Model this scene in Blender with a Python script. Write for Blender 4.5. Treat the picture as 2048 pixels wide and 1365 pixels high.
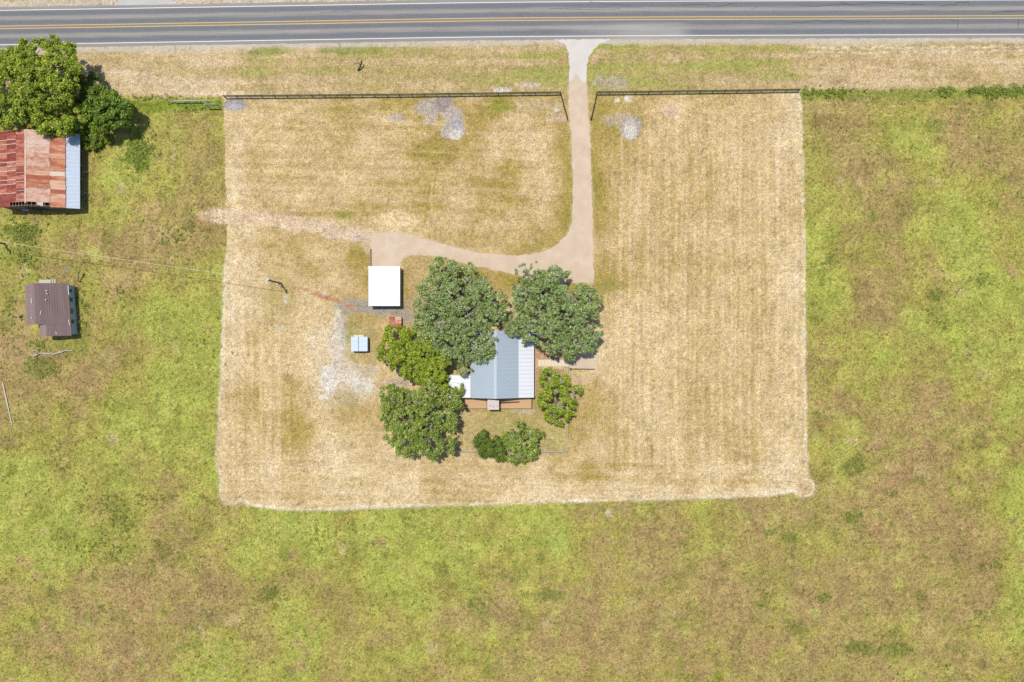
import bpy, math, random
import numpy as np
S = bpy.context.scene
for o in list(bpy.data.objects): bpy.data.objects.remove(o)
random.seed(7); RNG = np.random.default_rng(11)
COL = S.collection

# ------------------------------------------------------------- camera, sky, sun
H = 137.0                       # drone height in metres
cd = bpy.data.cameras.new('camera'); cam = bpy.data.objects.new('camera', cd); COL.objects.link(cam)
cam.location = (0, 0, H); cam.rotation_euler = (0, 0, 0)
cd.sensor_width = 36; cd.lens = 36*H/204.8; cd.clip_end = 20000; cd.clip_start = 1
S.camera = cam
SUNV = (-0.14, 0.23, 1.0)       # direction towards the sun
W = bpy.data.worlds.new('World'); S.world = W; W.use_nodes = True
wn = W.node_tree.nodes; wl = W.node_tree.links; wn.clear()
wo = wn.new('ShaderNodeOutputWorld'); wb = wn.new('ShaderNodeBackground'); sk = wn.new('ShaderNodeTexSky')
sk.sky_type = 'NISHITA'; sk.sun_disc = False
hor = math.hypot(SUNV[0], SUNV[1])
sk.sun_elevation = math.atan2(1.0, hor); sk.sun_rotation = math.atan2(SUNV[0], SUNV[1])
wb.inputs['Strength'].default_value = 0.13
wl.new(sk.outputs[0], wb.inputs[0]); wl.new(wb.outputs[0], wo.inputs[0])
sd = bpy.data.lights.new('sun', 'SUN'); sun = bpy.data.objects.new('sun', sd); COL.objects.link(sun)
sd.energy = 4.2; sd.angle = math.radians(0.53); sd.color = (1.0, 0.955, 0.89)
from mathutils import Vector
sun.location = (-20, 30, 160)
sun.rotation_euler = Vector(SUNV).to_track_quat('Z', 'Y').to_euler()
S.view_settings.view_transform = 'Standard'; S.view_settings.look = 'None'
S.view_settings.exposure = 0.42; S.view_settings.gamma = 1; S.view_settings.use_curve_mapping = False

# ------------------------------------------------------------- helpers
K = np.array([2.12, 2.10, 2.08])      # what a level sunlit surface multiplies its albedo by on screen
def lin(c):
    c = np.asarray(c, float)/255.0
    return np.where(c <= 0.04045, c/12.92, ((c+0.055)/1.055)**2.4)
def A(*c): return lin(c)/K            # albedo of a level sunlit thing seen with this sRGB colour
def P(px, py, z=0.0):
    s = 0.1*(H-z)/H
    return np.array([(px-1024)*s, (682.5-py)*s, z])
def tag(o, label=None, cat=None, group=None, kind=None):
    if label: o['label'] = label
    if cat: o['category'] = cat
    if group: o['group'] = group
    if kind: o['kind'] = kind
    return o
def empty(name, loc, label, cat, group=None):
    o = bpy.data.objects.new(name, None); COL.objects.link(o); o.location = tuple(loc)
    o.empty_display_size = 0.5
    return tag(o, label, cat, group)
class MB:
    def __init__(s): s.v = []; s.f = []; s.n = 0
    def add(s, vs, fs):
        s.v += [tuple(float(a) for a in x) for x in vs]; s.f += [tuple(i+s.n for i in f) for f in fs]; s.n += len(vs); return s
    def box(s, x0, x1, y0, y1, z0, z1):
        vs = [(x0,y0,z0),(x1,y0,z0),(x1,y1,z0),(x0,y1,z0),(x0,y0,z1),(x1,y0,z1),(x1,y1,z1),(x0,y1,z1)]
        return s.add(vs, [(0,3,2,1),(4,5,6,7),(0,1,5,4),(1,2,6,5),(2,3,7,6),(3,0,4,7)])
    def prism(s, pts, z0, z1):           # pts counter-clockwise; z may be number or list
        n = len(pts); z0 = [z0]*n if np.isscalar(z0) else z0; z1 = [z1]*n if np.isscalar(z1) else z1
        vs = [(p[0],p[1],z0[i]) for i,p in enumerate(pts)]+[(p[0],p[1],z1[i]) for i,p in enumerate(pts)]
        return s.add(vs, [tuple(range(n))[::-1], tuple(range(n,2*n))]+[(i,(i+1)%n,n+(i+1)%n,n+i) for i in range(n)])
    def bar(s, a, b, w, h=None):         # rectangular beam
        a = np.array(a, float); b = np.array(b, float); h = h or w
        d = b-a; d /= np.linalg.norm(d); up = np.array([0,0,1.]) if abs(d[2]) < .9 else np.array([1.,0,0])
        x = np.cross(d, up); x /= np.linalg.norm(x); y = np.cross(x, d)
        c = [(-w/2,-h/2),(w/2,-h/2),(w/2,h/2),(-w/2,h/2)]
        vs = [a+x*p+y*q for p,q in c]+[b+x*p+y*q for p,q in c]
        return s.add(vs, [(0,1,2,3),(7,6,5,4),(0,4,5,1),(1,5,6,2),(2,6,7,3),(3,7,4,0)])
    def tube(s, pts, rs, n=7):
        pts = [np.array(p, float) for p in pts]
        if np.isscalar(rs): rs = [rs]*len(pts)
        vs = []; prev = None
        for i,p in enumerate(pts):
            d = pts[min(i+1,len(pts)-1)]-pts[max(i-1,0)]; d /= (np.linalg.norm(d)+1e-9)
            if prev is None: prev = np.array([1.,0,0]) if abs(d[0]) < .8 else np.array([0,1.,0])
            x = np.cross(d, prev); x /= (np.linalg.norm(x)+1e-9); y = np.cross(d, x); prev = -y if False else prev
            for k in range(n):
                a = 2*math.pi*k/n; vs.append(p+rs[i]*(x*math.cos(a)+y*math.sin(a)))
        fs = [(i*n+k, i*n+(k+1)%n, (i+1)*n+(k+1)%n, (i+1)*n+k) for i in range(len(pts)-1) for k in range(n)]
        fs += [tuple(range(n))[::-1], tuple(range((len(pts)-1)*n, len(pts)*n))]
        return s.add(vs, fs)
    def lathe(s, c, prof, n=16):         # prof: (r,z) from bottom to top
        vs = [(c[0]+r*math.cos(2*math.pi*k/n), c[1]+r*math.sin(2*math.pi*k/n), c[2]+z) for r,z in prof for k in range(n)]
        fs = [(i*n+k, i*n+(k+1)%n, (i+1)*n+(k+1)%n, (i+1)*n+k) for i in range(len(prof)-1) for k in range(n)]
        fs += [tuple(range(n))[::-1], tuple(range((len(prof)-1)*n, len(prof)*n))]
        return s.add(vs, fs)
    def build(s, name, mat, parent=None, origin=None, smooth=False):
        """parent given: vertices are stored relative to the parent's place; else origin becomes the object's place"""
        m = bpy.data.meshes.new(name); o = bpy.data.objects.new(name, m)
        off = np.zeros(3)
        if parent is not None:
            q = parent
            while q is not None: off = off+np.array(q.location); q = q.parent
            o.parent = parent
        elif origin is not None: off = np.array(origin, float); o.location = tuple(off)
        m.from_pydata([tuple(np.array(v)-off) for v in s.v], [], s.f)
        m.materials.append(mat)
        if smooth: m.polygons.foreach_set('use_smooth', [True]*len(m.polygons))
        m.update(); COL.objects.link(o); return o
def big_mesh(name, V, F, mat, colors=None, attrs=None, nrm=None, smooth=False):
    """V (n,3), F (m,k) numpy"""
    m = bpy.data.meshes.new(name); n = len(V); k = F.shape[1]; nf = len(F)
    m.vertices.add(n); m.vertices.foreach_set('co', np.ascontiguousarray(V, dtype=np.float32).ravel())
    m.loops.add(nf*k); m.loops.foreach_set('vertex_index', np.ascontiguousarray(F, dtype=np.int32).ravel())
    m.polygons.add(nf); m.polygons.foreach_set('loop_start', np.arange(0, nf*k, k, dtype=np.int32))
    m.polygons.foreach_set('loop_total', np.full(nf, k, dtype=np.int32))
    if smooth: m.polygons.foreach_set('use_smooth', np.ones(nf, dtype=bool))
    m.update(calc_edges=True)
    if colors is not None:
        a = m.color_attributes.new('albedo', 'FLOAT_COLOR', 'POINT')
        c4 = np.ones((n,4), np.float32); c4[:,:3] = colors; a.data.foreach_set('color', c4.ravel())
    for kk, vv in (attrs or {}).items():
        a = m.attributes.new(kk, 'FLOAT', 'POINT'); a.data.foreach_set('value', np.asarray(vv, np.float32))
    m.materials.append(mat)
    o = bpy.data.objects.new(name, m); COL.objects.link(o); return o

# ------------------------------------------------------------- numpy noise
TAB = np.random.default_rng(3).random((512, 512))
def vn(X, Y, sx, sy=None, seed=0):
    sy = sy or sx
    x = X/sx+seed*37.17+1000; y = Y/sy+seed*91.7+1000
    xi = np.floor(x).astype(int); yi = np.floor(y).astype(int); fx = x-xi; fy = y-yi
    fx = fx*fx*(3-2*fx); fy = fy*fy*(3-2*fy)
    g = lambda a, b: TAB[a % 512, b % 512]
    return (g(xi,yi)*(1-fx)+g(xi+1,yi)*fx)*(1-fy)+(g(xi,yi+1)*(1-fx)+g(xi+1,yi+1)*fx)*fy
def fbm(X, Y, s, octv=4, seed=0, sy=None, gain=.55):
    sy = sy or s; t = 0; a = 1; tot = 0
    for i in range(octv):
        c, sn = math.cos(i*1.1+seed if s == sy else 0), math.sin(i*1.1+seed if s == sy else 0)
        t = t+a*vn(X*c-Y*sn, X*sn+Y*c, s/2**i, sy/2**i, seed+i*5); tot += a; a *= gain
    return (t/tot-.5)*2          # about -1..1
def sstep(a, b, x):
    t = np.clip((x-a)/(b-a), 0, 1); return t*t*(3-2*t)
def sdf(poly, X, Y):              # px polygon, negative inside, metres
    p = np.array([P(a, b)[:2] for a, b in poly]); d = np.full(X.shape, 1e9); ins = np.zeros(X.shape, bool)
    for i in range(len(p)):
        a = p[i]; b = p[(i+1) % len(p)]; e = b-a
        t = np.clip(((X-a[0])*e[0]+(Y-a[1])*e[1])/(e@e+1e-9), 0, 1)
        d = np.minimum(d, np.hypot(X-a[0]-t*e[0], Y-a[1]-t*e[1]))
        c = ((a[1] > Y) != (b[1] > Y)) & (X < (b[0]-a[0])*(Y-a[1])/((b[1]-a[1]) if b[1] != a[1] else 1e-9)+a[0])
        ins ^= c
    return np.where(ins, -d, d)
def dline(pts, X, Y):             # distance to a px polyline in metres
    p = np.array([P(a, b)[:2] for a, b in pts]); d = np.full(X.shape, 1e9)
    for i in range(len(p)-1):
        a = p[i]; e = p[i+1]-a; t = np.clip(((X-a[0])*e[0]+(Y-a[1])*e[1])/(e@e+1e-9), 0, 1)
        d = np.minimum(d, np.hypot(X-a[0]-t*e[0], Y-a[1]-t*e[1]))
    return d

# ------------------------------------------------------------- materials
class NT:
    def __init__(s, name):
        s.m = bpy.data.materials.new(name); s.m.use_nodes = True; s.t = s.m.node_tree; s.N = s.t.nodes; s.L = s.t.links
        s.b = s.N['Principled BSDF']
    def new(s, t, **kw):
        n = s.N.new(t)
        for k, v in kw.items(): setattr(n, k, v)
        return n
    def link(s, a, b): s.L.new(a, b)
    def coord(s, obj=True):
        return s.new('ShaderNodeTexCoord').outputs['Object' if obj else 'Generated']
    def world(s): return s.new('ShaderNodeNewGeometry').outputs['Position']
    def map(s, vec, scale):
        n = s.new('ShaderNodeMapping'); n.inputs['Scale'].default_value = scale; s.link(vec, n.inputs['Vector']); return n.outputs[0]
    def noise(s, vec, scale, detail=3, rough=.6, dist=0):
        n = s.new('ShaderNodeTexNoise'); n.inputs['Scale'].default_value = scale; n.inputs['Detail'].default_value = detail
        n.inputs['Roughness'].default_value = rough; n.inputs['Distortion'].default_value = dist
        s.link(vec, n.inputs['Vector']); return n.outputs['Fac']
    def ramp(s, fac, stops):
        n = s.new('ShaderNodeValToRGB'); e = n.color_ramp.elements
        while len(e) < len(stops): e.new(.5)
        for i, (p, c) in enumerate(stops):
            e[i].position = p; e[i].color = (*c, 1) if not np.isscalar(c) else (c, c, c, 1)
        s.link(fac, n.inputs['Fac']); return n.outputs['Color']
    def mr(s, v, a, b, c, d):
        n = s.new('ShaderNodeMapRange'); n.inputs[1].default_value = a; n.inputs[2].default_value = b
        n.inputs[3].default_value = c; n.inputs[4].default_value = d; s.link(v, n.inputs[0]); return n.outputs[0]
    def mix(s, fac, a, b, mode='MIX'):
        n = s.new('ShaderNodeMix', data_type='RGBA', blend_type=mode)
        for i, v in ((0, fac), (6, a), (7, b)):
            if hasattr(v, 'is_linked') or hasattr(v, 'links'): s.link(v, n.inputs[i])
            else: n.inputs[i].default_value = v if i == 0 else (tuple(v)+(1,))[:4]
        return n.outputs[2]
    def math(s, op, a, b=None):
        n = s.new('ShaderNodeMath', operation=op)
        for i, v in enumerate((a, b)):
            if v is None: continue
            if hasattr(v, 'links'): s.link(v, n.inputs[i])
            else: n.inputs[i].default_value = v
        return n.outputs[0]
    def bump(s, h, strength=.3, dist=.05):
        n = s.new('ShaderNodeBump'); n.inputs['Strength'].default_value = strength; n.inputs['Distance'].default_value = dist
        s.link(h, n.inputs['Height']); s.link(n.outputs[0], s.b.inputs['Normal'])
    def fin(s, col, rough=.8, metal=0, spec=.3):
        if hasattr(col, 'links'): s.link(col, s.b.inputs['Base Color'])
        else: s.b.inputs['Base Color'].default_value = (*col, 1)
        s.b.inputs['Roughness'].default_value = rough; s.b.inputs['Metallic'].default_value = metal
        s.b.inputs['Specular IOR Level'].default_value = spec
        return s.m
def simple(name, c, rough=.7, metal=0, var=.18, scale=4, spec=.3, bump=.15, stretch=(1,1,1)):
    t = NT(name); w = t.map(t.world(), stretch); n = t.noise(w, scale, 4); c = np.array(c)
    n2 = t.noise(w, scale*.17, 3)
    oi = t.new('ShaderNodeObjectInfo').outputs['Random']
    base = t.ramp(n, [(.25, tuple(c*(1-var))), (.75, tuple(np.minimum(c*(1+var), .95)))])
    base = t.mix(t.mr(n2, .3, .7, 0, var), base, tuple(c*.6))
    base = t.mix(t.mr(oi, 0, 1, 0, var*.8), base, tuple(np.minimum(c*1.3, .95)))
    t.bump(n, bump, .02); return t.fin(base, rough, metal, spec)

def ground_mat():
    t = NT('ground_grass'); w = t.world()
    at = t.new('ShaderNodeVertexColor', layer_name='albedo').outputs[0]
    bl = t.new('ShaderNodeAttribute', attribute_name='soft').outputs['Fac']      # 0 rough pasture, 1 bare and smooth
    n1 = t.noise(w, 1.6, 5, .75, .6); n2 = t.noise(w, 5.0, 4, .7); n3 = t.noise(w, .35, 4, .65, .8)
    n4 = t.noise(w, 9.5, 3, .8); f1 = t.mr(n1, .34, .66, .74, 1.26); f2 = t.math('MULTIPLY', t.mr(n2, .36, .64, .60, 1.40), t.mr(n4, .36, .64, .76, 1.24)); f3 = t.mr(n3, .3, .7, .86, 1.14)
    f = t.math('MULTIPLY', t.math('MULTIPLY', f1, f2), f3)
    fm = t.new('ShaderNodeMix', data_type='FLOAT'); t.link(bl, fm.inputs[0]); t.link(f, fm.inputs[2])
    t.link(t.mr(n2, .3, .7, .86, 1.14), fm.inputs[3]); f = fm.outputs[0]
    vm = t.new('ShaderNodeVectorMath', operation='SCALE'); t.link(at, vm.inputs[0]); t.link(f, vm.inputs['Scale'])
    # a little change of hue between clumps
    h = t.noise(w, 2.3, 3, .7)
    col = t.mix(t.math('MULTIPLY', t.mr(h, .5, .75, 0, .35), t.math('SUBTRACT', 1.0, bl)), vm.outputs[0], tuple(A(214, 190, 120)), 'MIX')
    t.bump(n1, .5, .08)
    return t.fin(col, .95, 0, .08)
GM = ground_mat()
def attr_mat(name, rough=.8, transl=0.0, spec=.2, jitter=.0):
    t = NT(name); at = t.new('ShaderNodeVertexColor', layer_name='albedo').outputs[0]
    t.link(at, t.b.inputs['Base Color']); t.b.inputs['Roughness'].default_value = rough
    t.b.inputs['Specular IOR Level'].default_value = spec
    if transl:
        tr = t.new('ShaderNodeBsdfTranslucent'); g = t.new('ShaderNodeMixShader'); g.inputs[0].default_value = transl
        t.link(at, tr.inputs['Color']); out = t.N['Material Output']
        t.link(t.b.outputs[0], g.inputs[1]); t.link(tr.outputs[0], g.inputs[2]); t.link(g.outputs[0], out.inputs['Surface'])
    return t.m
M_tuft = attr_mat('grass_blades', .8, .35)
M_leaf = attr_mat('tree_leaves', .5, .42, .35)

#@@GROUND
# ------------------------------------------------------------- ground colour plan
MOWN = [(447,193),(450,300),(452,420),(455,470),(447,540),(444,640),(440,760),(435,860),(431,905),(433,935),(441,960),(436,975),
        (440,998),(455,1011),(473,1009),(483,1003),(505,1013),(560,1020),(640,1021),(800,1015),(1000,1009),(1200,1003),(1400,998),
        (1500,994),(1560,990),(1588,985),(1597,993),(1612,996),(1626,990),(1631,977),(1627,963),(1616,957),(1615,900),(1612,700),
        (1610,500),(1607,300),(1605,215),(1597,184),(1300,186),(1100,187),(800,190)]
DRIVE = [(1138,150),(1137,200),(1139,240),(1143,270),(1145,330),(1146,400),(1144,440),(1137,465),(1120,486),(1100,499),(1070,508),
         (1030,512),(990,510),(950,505),(900,492),(860,482),(820,470),(790,466),(760,466),(743,470),(741,500),(741,536),(801,536),
         (802,522),(806,514),(816,510),(840,510),(880,514),(930,527),(980,538),(1030,550),(1070,560),(1120,566),(1187,566),
         (1187,552),(1186,480),(1184,400),(1182,330),(1180,270),(1178,238),(1175,200),(1172,150)]
PAD = [(1136,680),(1187,676),(1196,690),(1192,706),(1190,738),(1143,738),(1136,728)]
ROADC = [(-400,61),(-150,58),(0,55.7),(200,52.5),(350,50),(500,47.5),(700,44.2),(850,41.5),(1000,39.4),(1200,38),(1360,37.2),(1600,36.4),(2048,34.6),(2500,33)]
RGX = np.array([a for a, b in ROADC]); RGY = np.array([b for a, b in ROADC])
def road_py(px): return np.interp(px, RGX, RGY)

GP = []   # greenness of the pasture: (px, py, value)
def row(xs, y, vs): GP.extend([(x, y, v) for x, v in zip(xs, vs)])
L5 = (40,150,250,350,425)
for y, vs in ((230,(.6,.6,.75,.6,.7)),(270,(.5,.6,.6,.5,.5)),(330,(.5,.6,.78,.4,.4)),(380,(.5,.5,.6,.35,.3)),(430,(.45,.5,.4,.22,.2)),(500,(.65,.45,.25,.3,.45)),(560,(.55,.5,.3,.6,.7)),
    (630,(.45,.45,.42,.85,.85)),(700,(.22,.32,.35,.85,.85)),(760,(.2,.25,.35,.85,.88)),(830,(.3,.5,.85,.85,.85)),(900,(.65,.55,.7,.85,.85)),
    (960,(.85,.6,.7,.55,.85)),(1020,(.85,.7,.6,.45,.5)),(1080,(.92,.85,.6,.5,.85)),(1140,(.6,.5,.3,.3,.35)),(1200,(.3,.25,.15,.2,.35)),
    (1260,(.45,.3,.15,.35,.65)),(1330,(.55,.4,.15,.4,.8))): row(L5, y, vs)
B12 = tuple(range(500, 1601, 100))
for y, vs in ((1050,(.82,.85,.75,.85,.8,.75,.72,.5,.35,.45,.3,.4)),(1110,(.75,.8,.75,.8,.72,.5,.55,.35,.25,.25,.35,.35)),
    (1170,(.5,.4,.7,.8,.5,.5,.6,.3,.3,.3,.25,.35)),(1230,(.25,.75,.65,.6,.3,.35,.35,.2,.3,.3,.3,.3)),
    (1290,(.5,.85,.5,.55,.3,.35,.3,.15,.25,.35,.3,.3)),(1340,(.4,.85,.45,.4,.45,.3,.4,.35,.3,.4,.3,.3))): row(B12, y, vs)
R5 = (1655,1750,1850,1950,2035)
for y, vs in ((215,(.3,.3,.3,.3,.35)),(255,(.3,.35,.7,.3,.4)),(300,(.2,.25,.75,.35,.3)),(350,(.6,.3,.35,.6,.5)),(400,(.6,.35,.85,.8,.5)),
    (460,(.8,.4,.85,.85,.6)),(520,(.75,.35,.5,.88,.7)),(580,(.8,.3,.5,.88,.75)),(640,(.7,.6,.8,.85,.75)),(700,(.35,.75,.5,.8,.8)),
    (760,(.3,.65,.3,.78,.88)),(830,(.2,.3,.2,.3,.75)),(890,(.6,.3,.2,.35,.6)),(950,(.35,.2,.25,.3,.6)),(1010,(.3,.25,.25,.6,.9)),
    (1080,(.3,.35,.25,.3,.75)),(1150,(.3,.2,.3,.3,.6)),(1220,(.3,.2,.3,.3,.75)),(1290,(.3,.35,.3,.3,.65)),(1340,(.3,.25,.4,.3,.5))): row(R5, y, vs)
GP += [(1790,235,.75),(1815,280,.95),(1820,320,.7),(330,310,.5),(265,330,.85),(520,1090,.9),(430,1280,.75),(400,1330,.9),(330,780,.9),(180,240,.75),
       (1100,1060,.95),(1130,1145,.85),(945,1300,.95),(845,1160,.7),(790,1190,.9),(700,1280,.6),(100,1080,.95),(400,1180,.1),(380,1210,.1),(1705,885,.55),
       (1850,560,.3),(1690,520,.3),(1760,610,.25),(1725,350,.2),(1830,350,.2),(1760,450,.3)]
MP = []   # mown ground: 0 pale straw, 1 olive
for y, xs, vs in ((215,(470,520,600,700,780,860,940,1010,1080,1125),(.3,.45,.55,.5,.5,.5,.5,.85,.6,.5)),
    (245,(470,520,600,700,780,830,900,960,1030,1100),(.25,.3,.4,.45,.45,.75,.4,.8,.3,.4)),
    (275,(470,520,600,660,740,800,860,920,1000,1080,1130),(.3,.4,.5,.4,.3,.35,.75,.7,.35,.25,.6)),
    (310,(470,520,600,660,740,800,860,920,1000,1080,1130),(.35,.45,.35,.4,.4,.5,.8,.6,.35,.3,.75)),
    (340,(470,520,600,660,740,800,860,920,1000,1080,1130),(.4,.35,.4,.4,.35,.4,.75,.6,.6,.35,.8)),
    (370,(470,540,600,660,740,800,860,920,1000,1080,1130),(.15,.25,.3,.3,.35,.4,.5,.2,.55,.3,.8)),
    (395,(470,540,600,660,740,800,860,920,1000,1080,1130),(.3,.45,.4,.3,.5,.7,.6,.3,.6,.3,.8)),
    (425,(470,540,600,660,700,740,800,860,920,1000,1080,1125),(.1,.55,.7,.6,.8,.4,.15,.45,.3,.3,.3,.8)),
    (455,(470,540,600,660,740,800,860,920,1000,1080,1110),(.1,.1,.2,.15,.3,.2,.6,.5,.4,.45,.7)),
    (480,(470,540,600,660,720,900,1000,1080),(.4,.85,.7,.5,.7,.6,.6,.7)),
    (500,(470,540,600,660,720,960,1040,1080),(.15,.3,.5,.6,.8,.7,.75,.7)),
    (525,(470,520,600,660,720,830),(.2,.5,.3,.5,.75,.6)),
    (560,(455,500,560,600,660,720,830),(.15,.25,.6,.35,.4,.65,.5)),
    (600,(455,500,560,600,660,720,820),(.1,.3,.65,.4,.35,.6,.5)),
    (640,(455,500,560,600,640,700,750),(.1,.25,.45,.4,.15,.6,.5)),
    (680,(455,500,560,600,640,700,750),(.2,.4,.5,.35,.1,.5,.6)),
    (715,(455,500,560,600,640,700,750),(.25,.4,.5,.4,.15,.3,.3)),
    (740,(455,500,560,600,640,700,750),(.05,.05,.05,.1,.2,.25,.3)),
    (775,(455,500,560,600,640,700,745),(.35,.55,.4,.45,.4,.4,.35)),
    (810,(455,500,560,600,640,700,745),(.3,.6,.2,.5,.5,.6,.45)),
    (850,(455,500,540,590,640,700,745),(.2,.5,.3,.7,.4,.35,.45)),
    (890,(455,500,540,590,640,700,760),(.2,.5,.15,.6,.15,.15,.2)),
    (930,(455,500,545,590,640,700,800,900,1000,1100,1250,1400,1560),(.25,.5,.0,.3,.1,.4,.2,.35,.35,.4,.4,.45,.25)),
    (960,(460,500,545,590,640,700,800,900,1000,1100,1250,1400,1560),(.2,.3,.0,.65,.3,.2,.15,.5,.45,.2,.35,.35,.15)),
    (990,(470,500,545,590,640,700,800,900,1000,1100,1250,1400,1560),(.4,.2,.1,.15,.2,.3,.15,.3,.25,.1,.15,.1,.05)),
    (210,(1200,1250,1300,1400,1500,1590),(.7,.5,.6,.45,.4,.2)),(240,(1200,1240,1330,1400,1500,1590),(.8,.5,.3,.5,.4,.15)),
    (280,(1200,1240,1330,1400,1500,1590),(.85,.5,.4,.45,.35,.2)),(340,(1200,1240,1330,1400,1500,1590),(.8,.4,.4,.5,.4,.25)),
    (400,(1200,1240,1330,1400,1500,1590),(.85,.35,.45,.5,.3,.25)),(440,(1200,1240,1330,1400,1500,1590),(.8,.35,.5,.35,.5,.4)),
    (480,(1200,1240,1330,1400,1500,1590),(.6,.35,.4,.3,.2,.25)),(520,(1200,1240,1330,1400,1500,1590),(.55,.5,.5,.55,.6,.25)),
    (560,(1200,1225,1330,1400,1500,1590),(.7,.8,.4,.5,.4,.1)),(620,(1225,1260,1330,1400,1500,1590),(.3,.25,.3,.45,.4,.25)),
    (680,(1225,1260,1330,1400,1500,1590),(.15,.3,.3,.45,.35,.3)),(740,(1170,1225,1260,1330,1400,1500,1590),(.3,.15,.35,.3,.4,.4,.35)),
    (800,(1170,1225,1260,1330,1400,1500,1590),(.6,.6,.2,.3,.5,.35,.3)),(860,(1150,1225,1260,1330,1400,1500,1590),(.65,.55,.4,.3,.5,.35,.3)),
    (900,(1150,1225,1260,1330,1400,1500,1590),(.5,.4,.5,.4,.35,.5,.2)),
    (860,(950,1000,1060,1110),(.45,.6,.6,.55)),(830,(945,1000,1040),(.5,.75,.85)),(890,(935,1120),(.45,.55))):
    MP.extend([(x, y, v) for x, v in zip(xs, vs)])
def rbf(pts, X, Y, sig):
    num = np.zeros(X.shape); den = np.full(X.shape, 1e-12)
    for a, b, v in pts:
        q = P(a, b); w = np.exp(-((X-q[0])**2+(Y-q[1])**2)/(2*sig*sig))+1e-5/(1+((X-q[0])**2+(Y-q[1])**2)/400)
        num += w*v; den += w
    return num/den
def grad(t, stops):
    ps = [s[0] for s in stops]; return np.stack([np.interp(t, ps, [s[1][i] for s in stops]) for i in range(3)], -1)

GS = 0.3; X0, X1, Y0, Y1 = -116.0, 116.0, -82.0, 80.0
gx = np.arange(X0, X1+.01, GS); gy = np.arange(Y0, Y1+.01, GS); GX, GY = np.meshgrid(gx, gy)
PXg = GX*10+1024; PYg = 682.5-GY*10
# warp so that nothing follows the control grid
wx = GX+fbm(GX, GY, 9, 4, 1)*3.2+fbm(GX, GY, 2, 2, 41)*.7; wy = GY+fbm(GX, GY, 9, 4, 2)*3.2+fbm(GX, GY, 2, 2, 42)*.7
g = rbf(GP, wx, wy, 3.2)
ux = GX+.9*fbm(GX, GY, 2.2, 4, 81); uy = GY+.9*fbm(GX, GY, 2.2, 4, 82)
g = (g-.5)*1.15+.52+.62*fbm(ux, uy, 6, 6, 3, gain=.70)+.14*fbm(GX, GY, 1.0, 3, 4)
past = grad(g, [(-.3, A(166,138,100)), (.05, A(174,150,106)), (.28, A(178,160,106)), (.46, A(174,163,96)), (.60, A(178,172,92)), (.78, A(178,181,94)), (.98, A(172,182,88)), (1.3, A(186,194,106))])
br = fbm(ux, uy, 3.2, 5, 6); past *= (1+.28*br)[..., None]
yel = sstep(.12, .62, fbm(ux, uy, 3.5, 5, 7, gain=.7)+.12*np.clip(g, 0, 1)); past = past*(1-.55*yel[..., None])+A(198,196,112)*.55*yel[..., None]
pnk = sstep(.15, .6, fbm(ux, uy, 3.6, 5, 83)-.35*(g-.3)); past = past*(1-.32*pnk[..., None])+A(192,160,118)*.32*pnk[..., None]
drk = sstep(.22, .6, fbm(ux, uy, 2.2, 5, 8, gain=.7)+.15*fbm(GX, GY, 15, 2, 9)); past = (past*(1-.45*drk[..., None])+A(126,128,58)*.45*drk[..., None])*1.06
dmow = sdf(MOWN, GX+fbm(GX, GY, 1.4, 3, 10)*.28, GY+fbm(GX, GY, 1.4, 3, 12)*.28)
# mown straw
m = rbf(MP, GX+fbm(GX, GY, 6, 4, 13)*2.0, GY+fbm(GX, GY, 6, 4, 14)*1.6, 2.5)
right = sstep(1195, 1230, PXg)*sstep(960, 930, PYg)*sstep(215, 260, PYg); left = sstep(600, 560, PXg)*sstep(560, 600, PYg)*sstep(985, 950, PYg)
vert = np.clip(right+left, 0, 1)
sv = fbm(GX+.5*fbm(GX, GY, 12, 2, 15), GY, .75, 3, 16, sy=22); sh = fbm(GX, GY+.03*GX, 22, 3, 17, sy=.75)
ph = GX*2*math.pi/1.85+1.6*fbm(GX, GY, 25, 2, 18); fine = .07*np.sin(ph)+.13*np.sin(2*ph+1)*vn(GX, GY, 2, 9, 85)+.20*fbm(GX, GY, .5, 2, 86, sy=9)
hz = (sstep(1140, 1100, PXg)*sstep(470, 430, PYg)*.8+sstep(900, 930, PYg))
m = m*1.3-.17+vert*(.13*sv+fine)+np.clip(hz, 0, 1)*(.24*sh+.22*fbm(GX, GY+.03*GX, 9, 2, 87, sy=.62))+(.42-.22*right)*fbm(ux, uy, 4.5, 5, 19, gain=.6)+.16*fbm(GX, GY, .9, 3, 20)
# the mower's rounded turns in the lower right corner and top right
for cx_, cy_, r0 in ((1490, 855, 10.), (1330, 300, 9.)):
    q = P(cx_, cy_); rr = np.hypot(GX-q[0], (GY-q[1])*1.1); ang = sstep(r0+6, r0+2, rr)*sstep(r0-7, r0-2, rr)
    if cy_ > 700: ang = ang*sstep(-1, 2, GX-q[0]+2)*sstep(2, -1, GY-q[1]-1)
    m += ang*(.12 if cy_ > 700 else .05)*np.sin(rr*2*math.pi/1.9+fbm(GX, GY, 4, 3, 84)*2)
mow = grad(m, [(-.4, A(250,232,200)), (-.05, A(240,216,174)), (.25, A(228,202,154)), (.5, A(210,183,130)), (.75, A(186,164,94)), (1.0, A(168,154,76)), (1.3, A(148,146,66))])
mow *= (1+.09*fbm(GX, GY, 2, 4, 21))[..., None]
past = past*np.array([.94,.90,.77]); mow = mow*np.array([.96,.93,.87])
inm = sstep(.12, -.12, dmow)
alb = past*(1-inm[..., None])+mow*inm[..., None]
def blend(mask, c, k=1.0):
    global alb
    w = np.clip(mask*k, 0, 1)[..., None]; alb = alb*(1-w)+np.asarray(c)*w
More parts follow.
